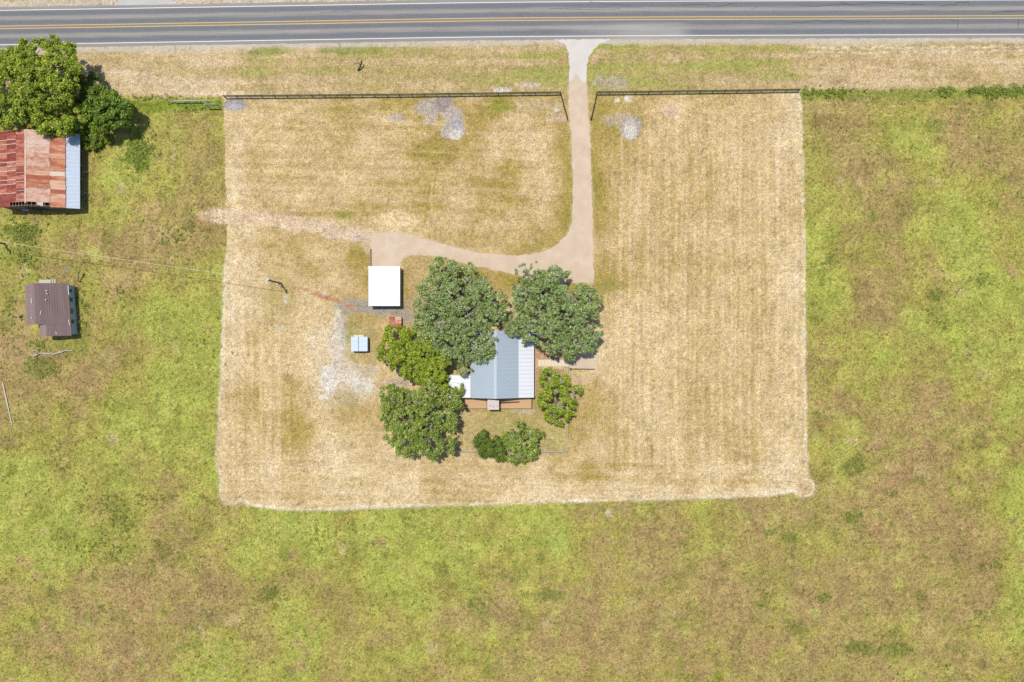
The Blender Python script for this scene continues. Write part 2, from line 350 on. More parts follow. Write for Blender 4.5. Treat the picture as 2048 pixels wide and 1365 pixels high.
# straw thrown along the mown edge
estr = sstep(.75, .2, np.abs(dmow+.25)+.45*vn(GX, GY, .5, seed=30)+.35*vn(GX, GY, 3, seed=31))*np.clip(sstep(945, 985, PYg)+.55*sstep(1560, 1600, PXg)+.75*sstep(480, 450, PXg)*sstep(500, 540, PYg), 0, 1)
blend(estr, A(252,240,212), .95)
# roadside verge (both sides)
ry = road_py(PXg); below = PYg-ry
verge = sstep(0, 1.2, (PYg-ry)/10.)*sstep(.4, -.4, (PYg-np.interp(PXg, [0,450,1120,1600,2048], [192,194,187,181,178]))/10+.5*fbm(GX, GY, 2, 3, 31))
vg = np.interp(PXg, [150,440,500,800,900,1100,1190,1300,1560,1640,2048], [.12,.05,.38,.42,.40,.55,.60,.52,.45,.2,.16])
vg = vg+.35*fbm(GX, GY, 12, 4, 32, sy=2.0)+.2*fbm(GX, GY, 1.3, 3, 33)+.34*fbm(GX, GY, 30, 4, 34, sy=.8)
vcol = grad(vg, [(-.2, A(230,206,170)), (.15, A(216,188,142)), (.4, A(192,168,114)), (.6, A(178,170,96)), (.85, A(170,172,90)), (1.2, A(148,160,74))])
rb = sstep(1580, 1640, PXg); pink = sstep(.1, .6, fbm(GX, GY, 9, 4, 35, sy=1.4))*rb
vcol = vcol*(1-.55*pink[..., None])+A(186,148,116)*.55*pink[..., None]
blend(verge, vcol)
upv = sstep(.2, -.6, (PYg-ry)/10.); ug = .2+.35*fbm(GX, GY, 10, 4, 36, sy=2)+.2*fbm(GX, GY, 1, 2, 37)
blend(upv, grad(ug, [(-.2, A(236,214,178)), (.3, A(214,186,134)), (.8, A(172,164,92))]))
# pale grit at the road edge and white clippings on the right verge
sho = sstep(1.2, .5, np.abs((PYg-ry)/10-4.55)+.5*vn(GX, GY, 2.5, .5, 38)); blend(sho*(below > 0), A(216,204,188), .8)
sho2 = sstep(1.3, .5, np.abs((PYg-ry)/10+4.7)+.4*vn(GX, GY, 2.5, .6, 39)); blend(sho2, A(214,200,184), .8)
for yy in (96, 105):
    s_ = sstep(.45, .1, np.abs((PYg-yy+.006*(PXg-1700))/10+.5*fbm(GX, GY, 1.2, 3, 43))+.35*vn(GX, GY, .5, seed=44))*sstep(1590, 1640, PXg); blend(s_, A(244,232,200), .8)
# strip of lush growth on the right fence line, hedge bottom on the left
lu = sstep(1.5, .5, np.abs((PYg-np.interp(PXg, [1600,2048], [190,186]))/10+.5*fbm(GX, GY, 3, 3, 45)))*sstep(1597, 1606, PXg); blend(lu, A(138,150,62), .75)
lu2 = sstep(1.7, .6, np.abs((PYg-212)/10+.6*fbm(GX, GY, 3, 3, 46)))*sstep(447, 440, PXg)*sstep(240, 270, PXg); blend(lu2, A(128,148,42), .8)
# blobs: (px, py, rx, ry, colour, strength, roughness)
def blob(px, py, rx, ry_, c, k=.9, rag=.5, rot=0):
    q = P(px, py); R_ = 2.2*max(rx, ry_)/10+1; i0 = max(int((q[0]-R_-X0)/GS), 0); i1 = int((q[0]+R_-X0)/GS)+2; j0 = max(int((q[1]-R_-Y0)/GS), 0); j1 = int((q[1]+R_-Y0)/GS)+2
    if i1 <= i0 or j1 <= j0 or i0 >= len(gx) or j0 >= len(gy): return
    X_, Y_ = GX[j0:j1, i0:i1], GY[j0:j1, i0:i1]; dx = X_-q[0]; dy = Y_-q[1]; cr, sr = math.cos(rot), math.sin(rot)
    u = (dx*cr+dy*sr)/(rx/10); v = (-dx*sr+dy*cr)/(ry_/10)
    d = np.hypot(u, v)+rag*.6*fbm(X_, Y_, min(rx, ry_)/14+.4, 4, int(px+py) % 97)
    w = np.clip(sstep(1.12, .75, d)*k, 0, 1)[..., None]; alb[j0:j1, i0:i1] = alb[j0:j1, i0:i1]*(1-w)+np.asarray(c)*w
GREY = A(194,180,168); CH = A(238,228,212); PINK = A(220,188,158); RED = A(200,140,106)
BL = [ (470,210,26,13,A(172,164,164),.95,.3),(468,213,15,6,A(206,204,208),.6,.9),(867,215,38,16,GREY,.9,.6),(888,208,22,16,A(172,154,148),.9,.4),(905,232,18,18,GREY,.9,.6),
 (862,238,16,12,A(206,188,168),.8,.6),(905,262,26,16,A(196,186,178),.9,.6),(912,270,14,10,CH,.9,.6),(916,248,14,14,A(184,178,180),.8,.6),(790,235,22,9,GREY,.7,.9),(1262,257,22,24,A(186,176,176),.85,.5),(1260,256,14,20,CH,.7,.9),
 (1336,222,18,14,A(224,192,162),.8,.6),(1225,165,40,14,A(190,176,160),.6,.9),(1240,240,40,14,A(196,180,160),.6,.8),(1060,170,28,5,A(226,214,196),.7,1.),(1005,180,22,5,A(236,228,220),.7,1.),(1258,198,8,7,CH,.9,.8),(1235,200,6,6,CH,.8,.8),
 (1113,220,6,5,CH,.9,.8),(1128,118,8,8,A(206,160,122),.8,.4),(1190,118,9,9,A(214,176,144),.8,.4),(1205,104,16,4,A(214,180,146),.8,.6),(1085,212,50,8,A(206,186,152),.6,.9),(1115,235,22,10,A(208,184,160),.6,.9),
 (1000,215,30,10,A(140,156,62),.5,.8),(700,102,60,8,A(136,156,62),.55,.8),(530,105,34,10,A(134,154,56),.6,.8),(560,100,30,9,A(150,160,70),.5,.8),
 (450,432,60,17,A(234,206,170),.95,.5),(540,438,64,15,A(230,200,164),.95,.4),(620,452,66,14,A(230,202,168),.95,.4),(700,468,60,15,A(228,200,168),.95,.3),(735,488,12,20,A(224,196,158),.8,.6),(790,440,48,16,A(240,214,164),.8,.6),(716,478,12,7,A(200,190,176),.7,.6),
 (690,430,22,9,A(140,148,60),.6,.7),(610,428,80,5,A(176,148,92),.55,.6),
 (725,612,60,14,A(172,164,156),.8,.7),(690,620,26,18,A(186,176,150),.6,.9),(775,622,50,12,A(178,168,160),.8,.6),(790,600,14,20,A(190,178,150),.6,.7),(820,636,20,8,A(172,164,160),.8,.5),(684,645,10,12,RED,.9,.3),
 (640,590,12,5,A(206,152,118),.9,.4,-.3),(600,578,22,3.2,RED,.95,.3,-.13),(655,596,38,4.5,RED,.95,.3,-.27),(700,613,14,5,A(204,150,120),.9,.4,-.3),
 (655,720,44,80,A(232,212,180),.45,.9),(700,780,60,36,A(222,206,180),.45,1.),(560,600,70,80,A(226,200,152),.3,.9),(675,690,16,62,A(230,216,196),.8,.7),(655,762,18,28,CH,.9,.8),(700,745,36,26,A(222,208,190),.7,1.),(722,770,26,18,A(228,222,208),.65,1.),(688,665,8,30,A(220,212,204),.6,.9),(700,660,16,22,A(160,158,88),.5,.8),(765,772,20,8,A(214,174,142),.9,.5),(800,765,26,10,A(198,180,164),.8,.8),
 (740,740,18,10,A(212,196,176),.7,.8),(710,690,30,40,A(176,166,112),.5,.9),(740,700,20,50,A(182,164,116),.5,.9),(572,600,5,10,CH,.7,.8),(647,587,4,5,CH,.7,.8),(648,795,8,5,CH,.9,.9),(560,656,8,4,A(222,212,190),.8,.7),(675,635,8,8,A(228,216,192),.7,.8),
 (700,800,26,16,A(168,156,100),.45,.8),(560,600,34,60,A(174,158,92),.35,.8),
 (300,420,30,16,A(206,178,118),.5,.9),(185,480,18,12,A(188,146,110),.5,.9),(310,470,40,18,A(206,172,128),.45,.9),(230,560,40,20,A(206,176,120),.5,.9),
 (275,305,22,40,A(104,136,36),.75,.9),(45,465,38,22,A(112,130,44),.8,.9),(50,510,36,26,A(130,138,56),.7,.9),(20,600,16,60,A(150,148,78),.4,.9),(40,640,26,40,A(190,158,116),.5,1.),(30,700,40,30,A(194,160,120),.5,1.),
 (160,660,20,60,A(138,148,60),.5,.9),(100,690,50,12,A(150,160,66),.5,.9),(80,735,30,22,A(112,124,50),.55,1.),(330,660,10,60,A(150,140,80),.3,.9),(410,440,20,10,A(196,150,110),.5,.9),
 (385,1235,50,28,A(150,126,96),.4,.9),(250,1040,40,34,A(132,142,58),.55,1.),(200,1090,90,40,A(140,146,62),.35,1.),(340,1010,30,14,A(190,160,112),.5,.9),(430,1120,10,6,A(190,146,110),.4,.9),(540,1190,30,16,A(110,118,52),.5,1.),
 (470,1003,30,12,A(210,176,142),.5,.6),(1612,977,17,16,A(206,172,134),.7,.3),(1612,977,4,4,A(160,150,70),.7,.3),
 (1712,930,26,24,A(110,118,52),.6,1.1),(1705,1035,18,14,A(120,134,54),.6,1.1),(1580,1075,20,10,A(112,128,52),.6,1.1),(1650,1195,14,9,A(112,132,44),.6,1.1),(1100,1190,26,14,A(110,128,60),.5,1.1),(960,1210,26,30,A(120,134,54),.45,1.1),(1715,1295,22,14,A(106,122,48),.6,1.1),(1790,1300,34,16,A(110,122,50),.55,1.1),(1520,1210,14,8,A(120,140,50),.5,1.1),
 (1870,590,22,14,A(120,128,60),.5,1.1),(1660,520,18,16,A(124,128,60),.5,1.1),(1970,560,24,14,A(128,134,64),.45,1.1),(1880,640,30,24,A(132,138,64),.4,1.1),(1800,440,8,6,A(120,140,60),.5,1.),(1815,410,22,26,A(140,122,78),.5,1.),(1870,250,26,16,A(138,144,66),.6,.9),
 (1720,585,26,30,A(150,126,80),.5,1.),(1750,640,40,26,A(152,130,82),.45,1.),(1960,880,20,26,A(124,112,58),.5,1.1),(1665,245,70,18,A(148,124,82),.4,.9),(1218,1026,7,10,A(210,196,160),.7,.8),(1540,1065,16,6,A(126,140,60),.4,1.),
 (1045,1066,40,4,A(196,160,104),.5,1.),(1120,1100,20,30,A(180,192,96),.4,1.),
 (1010,862,20,14,A(206,184,150),.7,.6),(1045,822,26,8,A(214,202,190),.8,.7),(1000,845,26,8,A(196,190,130),.5,.9),(1050,920,14,16,A(206,190,86),.6,.8),(1012,868,26,7,A(150,172,70),.6,.9),(1100,860,26,26,A(196,186,104),.4,.8),
 (920,840,12,18,A(206,180,140),.6,.7),(850,640,60,60,A(170,152,130),.5,.9),(1110,640,80,60,A(186,168,140),.4,.9),(1100,712,36,12,A(204,162,128),.9,.5),(1100,745,36,11,A(190,154,126),.85,.6),(1010,850,60,24,A(172,176,92),.35,.9),(1110,870,24,26,A(176,180,88),.45,.9),(835,560,20,44,A(196,168,116),.6,.7),(870,530,20,14,A(196,168,116),.5,.7),
 (1150,760,30,12,A(222,192,158),.6,.8),(1215,570,26,12,A(160,156,84),.5,.9),(1205,720,22,14,A(228,200,160),.5,.8)]
for b in BL:
    if len(b) == 7: blob(*b)
    else: blob(*b)
YARD = [(918,818),(1060,818),(1072,745),(1134,742),(1134,902),(918,902)]
blend(sstep(.2, -.2, sdf(YARD, GX, GY)), A(194,174,116), .65)
# wheel tracks in the right pasture
for yy, k in ((203,.5),(221,.5),(273,.6),(292,.5),(262,.3),(318,.3)):
    ln = [(1605+i*45, yy+(9 if yy < 250 else -10)*math.sin(i/10*math.pi)*.8+(i*.6)) for i in range(11)]
    blend(sstep(.32, .05, dline(ln, GX, GY)+.25*vn(GX, GY, .8, seed=50)), A(214,194,124), k)
blend(sstep(.32, .05, dline([(865,360),(862,400),(866,450),(862,485)], GX, GY)), A(224,200,140), .6)
blend(sstep(.5, .1, dline([(1137,720),(1160,690),(1185,655),(1205,715),(1172,760)], GX, GY)*0+dline([(1188,738),(1212,700)], GX, GY)), A(238,212,168), .7)
blend(sstep(.22, .05, dline([(590,566),(447,546)], GX, GY))*0, A(230,210,170), .0)
blend(sstep(.5, .1, dline([(1440,1188),(1560,1170),(1660,1250)], GX, GY)+.3*vn(GX, GY, 1, seed=51)), A(196,176,112), .3)
dd0 = sdf(DRIVE, GX, GY); blend(sstep(1.0, .1, dd0+.9*vn(GX, GY, 1.1, seed=88)), A(226,200,162), .7)
rt = random.Random(5)
for k in range(26):
    a_ = rt.uniform(0, 2048); b_ = rt.uniform(1030, 1365) if k % 2 else rt.uniform(220, 1340); an = rt.uniform(0, 6.28); ln = [(a_, b_)]
    if 430 < a_ < 1620 and b_ < 1030: continue
    for _ in range(5): an += rt.uniform(-.35, .35); ln.append((ln[-1][0]+math.cos(an)*22, ln[-1][1]+math.sin(an)*22))
    blend(sstep(.34, .05, dline(ln, GX, GY)+.35*vn(GX, GY, .7, seed=52)), A(214,196,132) if k % 3 else A(126,124,56), .7)
for k in range(420):
    a_ = rt.uniform(0, 2048); b_ = rt.uniform(200, 1365)
    if 425 < a_ < 1625 and b_ < 1030: continue
    blob(a_, b_, rt.uniform(4, 30)*rt.uniform(.4, 1), rt.uniform(4, 16), rt.choice([A(124,132,54), A(134,120,70), A(206,184,128), A(196,196,104), A(188,150,112), A(118,124,50)]), rt.uniform(.3, .65), 1.3, rt.uniform(0, 3))
# speckle: seed heads, pebbles, clods
sp = vn(GX, GY, .33, seed=60)*vn(GX, GY, .61, seed=61)
sand = np.clip(inm*.5+verge*.5, 0, 1)
blend(sstep(.60, .78, sp)*(1-inm*.5), A(226,206,138), .35); blend(sstep(.10, .02, sp)*(1-sand), A(96,104,40), .50); blend(sstep(.05, .005, sp)*sand, A(150,124,66), .5)
# bare smooth ground
dd = sdf(DRIVE, GX, GY); soft = np.clip(sstep(.5, -.3, dd), 0, 1); soft = np.maximum(soft, sho*(below > 0)*.6)
road_d = np.abs(below)/10
flat = sstep(5.4, 8.0, road_d)*sstep(.6, 2.5, dd)*sstep(-200, -199, dd)
hgt = .5+.5*fbm(GX, GY, 7, 4, 70); gz = -.10*hgt-.05*(.5+.5*fbm(GX, GY, .9, 2, 71))*(1-.6*inm)
near = np.ones(GX.shape)
for bx in ((0,175,240,425),(40,155,560,720),(690,1200,490,940),(535,590,540,595)):
    q0 = P(bx[0], bx[3]); q1 = P(bx[1], bx[2])
    dx = np.maximum(np.maximum(q0[0]-GX, GX-q1[0]), 0); dy = np.maximum(np.maximum(q0[1]-GY, GY-q1[1]), 0); near = np.minimum(near, sstep(0, 2.5, np.hypot(dx, dy)))
gz = gz*flat*near
alb = np.clip(alb, .01, .7)
def ground_obj(name, mask):
    ny, nx = GX.shape; idx = np.arange(nx*ny).reshape(ny, nx)
    q = np.stack([idx[:-1,:-1], idx[:-1,1:], idx[1:,1:], idx[1:,:-1]], -1)[mask]
    used, inv = np.unique(q, return_inverse=True)
    V = np.stack([GX.ravel(), GY.ravel(), gz.ravel()], -1)[used]
    return big_mesh(name, V, inv.reshape(q.shape), GM, alb.reshape(-1,3)[used], {'soft': soft.ravel()[used]}, smooth=True)
cm = lambda a: (a[:-1,:-1]+a[1:,1:])/2
inc = cm(dmow) < 0; vmask = (cm(below) < np.interp(cm(PXg), [0,450,1120,1600,2048], [192,194,187,181,178])-cm(ry)) & ~inc
o = ground_obj('mown_field', inc); tag(o, 'pale mown straw coloured field around the farmhouse', kind='structure')
o = ground_obj('roadside_verge', vmask); tag(o, 'dry mown grass verge along the highway', kind='structure')
o = ground_obj('pasture', ~inc & ~vmask); tag(o, 'mottled green and brown unmown pasture', kind='structure')
# far ground out to the horizon as a ring of the same land
def ring():
    R = 3500; n = 60
    xs = np.concatenate([np.linspace(-R, X0, 14), np.linspace(X0, gx[-1], 40)[1:-1], np.linspace(gx[-1], R, 14)])
    ys = np.concatenate([np.linspace(-R, Y0, 14), np.linspace(Y0, gy[-1], 30)[1:-1], np.linspace(gy[-1], R, 14)])
    XX, YY = np.meshgrid(xs, ys); idx = np.arange(XX.size).reshape(XX.shape)
    q = np.stack([idx[:-1,:-1], idx[:-1,1:], idx[1:,1:], idx[1:,:-1]], -1); cx = (XX[:-1,:-1]+XX[1:,1:])/2; cy = (YY[:-1,:-1]+YY[1:,1:])/2
    q = q[~((cx > X0) & (cx < gx[-1]) & (cy > Y0) & (cy < gy[-1]))]
    gg = .5+.5*fbm(XX, YY, 90, 4, 80)
    c = grad(gg, [(0, A(168,146,94)), (.5, A(178,170,96)), (1, A(172,186,84))])
    return big_mesh('ground', np.stack([XX.ravel(), YY.ravel(), np.full(XX.size, -.09)], -1), q, GM, c.reshape(-1,3), {'soft': np.zeros(XX.size)})
tag(ring(), 'open pasture reaching to the horizon', kind='structure')
def samp(x, y):
    i = np.clip(((x-X0)/GS).round().astype(int), 0, len(gx)-1); j = np.clip(((y-Y0)/GS).round().astype(int), 0, len(gy)-1)
    return j, i

# ------------------------------------------------------------- grass tufts, weeds, straw (countless: stuff)
def tufts(name, x, y, col, h, wd, spread, mat, nb=3, label=None, bend=.5, tint=(.84,.80,1.05)):
    n = len(x); j, i = samp(x, y); z = gz[j, i]-.02
    V = []; C = []
    for b in range(nb):
        a = RNG.random(n)*2*np.pi; hh = h*(.6+.7*RNG.random(n)); l = hh*bend*(.3+1.2*RNG.random(n)); ox = (RNG.random(n)-.5)*spread; oy = (RNG.random(n)-.5)*spread
        px_, py_ = -np.sin(a)*wd/2, np.cos(a)*wd/2; bx = x+ox; by = y+oy
        V.append(np.stack([np.stack([bx-px_, by-py_, z], -1), np.stack([bx+px_, by+py_, z], -1),
            np.stack([bx+px_*.4+np.cos(a)*l, by+py_*.4+np.sin(a)*l, z+hh], -1)], 1))
        k = (.75+.5*RNG.random(n))[:, None, None]; C.append(np.repeat(col[:, None, :], 3, 1)*k*np.array(tint)[None, None, :])
    V = np.concatenate(V).reshape(-1,3); C = np.clip(np.concatenate(C).reshape(-1,3), 0, .8)
    o = big_mesh(name, V, np.arange(len(V)).reshape(-1,3), mat, C)
    return tag(o, label, kind='stuff')
def scat(n, cond, x0=X0+1, x1=X1-2, y0=Y0+1, y1=Y1-2):
    x = x0+(x1-x0)*RNG.random(n); y = y0+(y1-y0)*RNG.random(n); j, i = samp(x, y); k = cond(j, i, x, y); return x[k], y[k]
ex = []
for bx in ((0,172,255,420),(48,150,565,675),(735,802,531,615),(700,737,670,706),(895,1072,660,822)):
    q0 = P(bx[0], bx[3]); q1 = P(bx[1], bx[2]); ex.append((q0[0], q1[0], q0[1], q1[1]))
exm = np.zeros(GX.shape, bool)
for a, b, c, d in ex: exm |= (GX > a) & (GX < b) & (GY > c) & (GY < d)
clear = ~exm & (dd > .2) & (road_d > 4.6)
x, y = scat(100000, lambda j, i, x, y: (dmow[j, i] > .3) & clear[j, i] & (below[j, i] > 0) & (verge[j, i] < .3))
j, i = samp(x, y); tufts('pasture_grass', x, y, alb[j, i]*np.where(RNG.random(len(x)) < .3, 1.25, .85)[:, None], .20, .13, .35, M_tuft, 3, 'tufts of long pasture grass', .8, (.98,.92,.95))
x, y = scat(60000, lambda j, i, x, y: ((dmow[j, i] < .2) | (verge[j, i] > .5)) & clear[j, i])
j, i = samp(x, y); tufts('mown_stubble', x, y, alb[j, i]*np.where(RNG.random(len(x)) < .5, 1.15, .8)[:, None], .07, .12, .3, M_tuft, 2, 'short dry mown stubble and clippings', 1.6, (1,.98,.92))
# straw windrow on the mown edge
bp = np.array([P(a, b)[:2] for a, b in MOWN]); sx_ = []
for i in range(len(bp)):
    a = bp[i]; b = bp[(i+1) % len(bp)]; L_ = np.linalg.norm(b-a); k_ = int(L_*60); t_ = RNG.random(k_)[:, None]; nn_ = np.array([-(b-a)[1], (b-a)[0]])/(L_+1e-9)
    sx_.append(a+(b-a)*t_+nn_*(RNG.normal(size=(k_,1))*.20))
sx_ = np.concatenate(sx_); x, y = sx_[:, 0], sx_[:, 1]; px_ = x*10+1024; py_ = 682.5-y*10
wgt = np.clip(sstep(940, 985, py_)+.5*sstep(1560, 1600, px_)*sstep(200, 300, py_)+.8*sstep(480, 450, px_)*sstep(520, 560, py_), 0, 1)*(-.15+1.6*vn(x, y, 1.6, seed=90))
k_ = RNG.random(len(x)) < wgt; x, y = x[k_], y[k_]
cc = np.tile(A(250,238,208), (len(x),1)); tufts('straw_windrow', x, y, cc, .05, .14, .35, M_tuft, 2, 'pale cut straw lying along the edge of the mown field', 2.4, (1.15,1.12,1.1))
# weeds
def weeds(name, pts, label, cols, hmin=.2, hmax=.6, leaves=16):
    V = []; C = []
    P_ = np.array(pts); n = len(P_); r = P_[:, 2]
    for b in range(leaves):
        a = RNG.random(n)*2*np.pi; rr = r*np.sqrt(RNG.random(n)); cx = P_[:, 0]+np.cos(a)*rr; cy = P_[:, 1]+np.sin(a)*rr
        hz_ = np.clip(r, hmin, hmax)*(1-.7*(rr/r)**2)*(.5+.6*RNG.random(n)); s = (.10+.12*RNG.random(n))*(.6+r*.5)
        t = RNG.random(n)*2*np.pi; ux, uy = np.cos(t)*s, np.sin(t)*s; tl = (RNG.random(n)-.5)*s*.9; tl2 = (RNG.random(n)-.5)*s*.6
        c0 = np.stack([cx, cy, hz_], -1); u = np.stack([ux, uy, tl], -1); v = np.stack([-uy*.42, ux*.42, tl2], -1)
        V.append(np.stack([c0-u, c0+v, c0+u, c0-v], 1)); k = (.6+.8*RNG.random(n))[:, None, None]
        cc = np.array(cols)[RNG.integers(0, len(cols), n)]; C.append(np.repeat(cc[:, None, :], 4, 1)*k)
    V = np.concatenate(V).reshape(-1,3); C = np.concatenate(C).reshape(-1,3)
    return tag(big_mesh(name, V, np.arange(len(V)).reshape(-1,4), M_leaf, C), label, kind='stuff')
WC = [A(136,146,50)*1.6, A(152,160,62)*1.6, A(116,130,42)*1.5, A(172,178,90)*1.6]
pts = []
clus = [(45,465,36,26,120),(50,512,34,30,60),(275,308,26,42,150),(300,290,30,24,40),(20,600,16,50,22),(35,650,14,30,10),(165,600,12,60,30),(165,650,10,20,12),(75,690,22,14,16),(85,735,32,20,34),(110,655,14,6,0),
        (350,480,24,14,20),(380,455,30,14,24),(330,470,20,20,10),(250,1040,34,26,40),(200,1010,60,40,44),(300,1000,40,24,20),(180,1090,60,30,34),(240,1100,36,24,20),(120,930,24,12,10),(630,1075,40,30,26),(540,1185,34,20,30),(700,1050,30,16,14),
        (1712,930,24,22,36),(1705,1035,18,12,26),(1580,1075,20,8,14),(1540,1065,18,8,10),(1650,1195,14,8,12),(1100,1190,24,12,16),(960,1200,30,28,20),(1715,1295,22,12,14),(1790,1295,34,16,24),(1520,1210,12,7,8),(1500,1150,20,20,8),(1870,590,20,12,20),(1660,520,16,14,16),(1970,560,24,14,14),(1880,640,30,24,18),
        (1985,1130,20,12,14),(1960,1230,24,30,20),(110,740,26,20,20),(215,280,18,14,24),(195,300,10,30,14),(300,195,40,6,26),(380,215,50,10,20),(420,700,40,60,10),(1785,990,22,6,12),(230,590,60,30,22),(80,690,20,14,14),(30,700,30,20,10),(100,560,50,8,14)]
for cx_, cy_, rx, ry_, n in clus:
    for _ in range(int(n*.8)):
        q = P(cx_+random.gauss(0, .5)*rx, cy_+random.gauss(0, .5)*ry_); pts.append((q[0], q[1], random.uniform(.12, .45)))
x, y = scat(9000, lambda j, i, x, y: (dmow[j, i] > .5) & clear[j, i] & (below[j, i] > 20) & (verge[j, i] < .2) & ((drk[j, i] > .3) | (RNG.random(len(x)) < .06)))
for a, b in zip(x, y): pts.append((a, b, random.uniform(.10, .26)))
pts = [p for p in pts if not any(a < p[0] < b and c < p[1] < d for a, b, c, d in ex) and p[0] < 118]
weeds('weeds', pts, 'dark green weeds scattered through the pasture', WC)
pts = []
for _ in range(900):
    px_ = random.uniform(1600, 2180); py_ = np.interp(px_, [1600,2048], [187,182])+random.gauss(0, 5)
    th = .62 if px_ > 1880 else .86
    if vn(np.array([px_/10.]), np.array([0.]), 3.5, seed=77)[0]+random.random()*.5 < th: continue
    q = P(px_, py_); pts.append((q[0], q[1], random.uniform(.12, .55)))
weeds('fence_line_growth', pts, 'lush bright green growth along the old fence line right of the pipe fence', [A(130,154,44)*1.5, A(158,172,56)*1.5, A(104,134,48)*1.4, A(180,182,76)*1.4], .3, .8, 22)
#@@ROAD
# ------------------------------------------------------------- road
def road_mat():
    t = NT('asphalt'); w = t.world()
    v = t.new('ShaderNodeAttribute', attribute_name='lat').outputs['Fac']; u = t.new('ShaderNodeAttribute', attribute_name='lon').outputs['Fac']
    ws = t.map(w, (.06, 2.2, 1)); n = t.noise(ws, 1.5, 6, .75); g = t.noise(w, 6, 4, .8); b = t.noise(t.map(w, (.015, .25, 1)), 3, 3)
    av = t.math('ABSOLUTE', v); lc = t.math('ABSOLUTE', t.math('SUBTRACT', av, 1.78))         # distance from lane centre
    lc2 = t.math('ADD', lc, t.mr(n, .3, .7, -.22, .22))
    pale = t.ramp(t.mr(lc2, 0, 1.6, 0, 1), [(0, tuple(A(176,168,156))), (.20, tuple(A(160,154,146))), (.36, tuple(A(114,117,124))), (.7, tuple(A(108,112,120))), (.95, tuple(A(134,132,130)))])
    edge = t.mr(t.math('ADD', av, t.mr(n, .3, .7, -.15, .15)), 3.35, 3.75, 0, 1)
    col = t.mix(edge, pale, tuple(A(168,160,148)))
    # worn pale concrete-like stretch by the farm entrance (lower lane)
    pu = t.math('MULTIPLY', t.mr(u, 8, 24, 0, 1), t.mr(u, 33, 36.5, 1, 0)); pv = t.mr(v, -.6, -1.4, 0, 1)
    col = t.mix(t.math('MULTIPLY', t.math('MULTIPLY', pu, pv), .7), col, tuple(A(196,188,178)))
    dk = t.mr(b, .45, .7, 0, .4); col = t.mix(dk, col, tuple(A(110,112,118)))
    col = t.mix(t.mr(n, .35, .7, 0, .30), col, tuple(A(100,100,104))); col = t.mix(t.mr(g, .35, .7, 0, .30), col, tuple(A(206,200,192)))
    t.bump(g, .3, .02); return t.fin(col, .85, 0, .25)
M_road = road_mat()
M_white = simple('road_paint_white', A(246,244,236), .6, var=.06, scale=3); M_yel = simple('road_paint_yellow', A(240,198,110), .6, var=.10, scale=3)
M_seal = simple('crack_sealant', A(66,66,76), .5, var=.1)
rx_ = np.linspace(-140, 145, 286)
def rpt(x, lat):
    px_ = x*10+1024; a = P(px_-5, road_py(px_-5)); b = P(px_+5, road_py(px_+5)); c = P(px_, road_py(px_))
    d = (b-a)[:2]; d /= np.linalg.norm(d); return np.array([c[0]-d[1]*lat, c[1]+d[0]*lat])
def smooth_road():
    global RGX, RGY
    xs = np.arange(-400, 2501, 20.); ys = np.interp(xs, RGX, RGY); k = np.hanning(17); k /= k.sum()
    yp = np.pad(ys, 8, mode='reflect', reflect_type='odd'); RGX, RGY = xs, np.convolve(yp, k, 'valid')
smooth_road()
lats = np.array([-4.25,-4.0,-3.5,-3,-2.4,-1.8,-1.2,-.6,0,.6,1.2,1.8,2.4,3,3.5,4.0,4.25])
def strip(name, lats, z, mat, x=rx_, dz=None, jag=0):
    V = []; la = []; lo = []
    for i, xx in enumerate(x):
        for k, l in enumerate(lats):
            lj = l+(random.uniform(-jag, jag) if jag and k in (0, len(lats)-1) else 0)
            p = rpt(xx, lj); V.append((p[0], p[1], z+(dz[k] if dz is not None else 0))); la.append(l); lo.append(xx)
    n = len(lats); F = np.array([(i*n+k, (i+1)*n+k, (i+1)*n+k+1, i*n+k+1) for i in range(len(x)-1) for k in range(n-1)])
    return big_mesh(name, np.array(V), F, mat, None, {'lat': la, 'lon': lo})
cam_ = .05*(1-(lats/4.25)**2); cam_[0] = cam_[-1] = -.06
o = strip('road', lats, .03, M_road, dz=cam_, jag=.12); tag(o, 'two lane asphalt highway', kind='structure')
crown = lambda l: .034+.05*(1-(l/4.25)**2)
for l, w_, mt, nm in ((3.42,.15,M_white,'edge_line'),(-3.46,.15,M_white,'edge_line'),(.26,.14,M_yel,'centre_line'),(-.26,.14,M_yel,'centre_line')):
    s_ = strip(nm, [l-w_/2, l+w_/2], crown(l)+.004, mt); s_.parent = o
# sealed cracks as thin ribbons
mb = MB()
def crack(ptsx, w_=.09):
    L = []
    for k in range(len(ptsx)-1):
        a, b = ptsx[k], ptsx[k+1]; n = max(2, int(abs(b[0]-a[0])/6)+1)
        for i in range(n): L.append((a[0]+(b[0]-a[0])*i/n+random.uniform(-1, 1), a[1]+(b[1]-a[1])*i/n+random.uniform(-.5, .5)))
    L.append(ptsx[-1]); vs = []
    for i, (a, b) in enumerate(L):
        q = P(a, b); q2 = P(*L[min(i+1, len(L)-1)]); q0 = P(*L[max(i-1, 0)]); d = (q2-q0)[:2]; d /= np.linalg.norm(d)+1e-9
        lat = (road_py(a)-b)/10; z = crown(lat)+.008; ww = w_*random.uniform(.5, 1.2)/2
        vs += [(q[0]-d[1]*ww, q[1]+d[0]*ww, z), (q[0]+d[1]*ww, q[1]-d[0]*ww, z)]
    mb.add(vs, [(2*i+1, 2*i+3, 2*i+2, 2*i) for i in range(len(L)-1)])
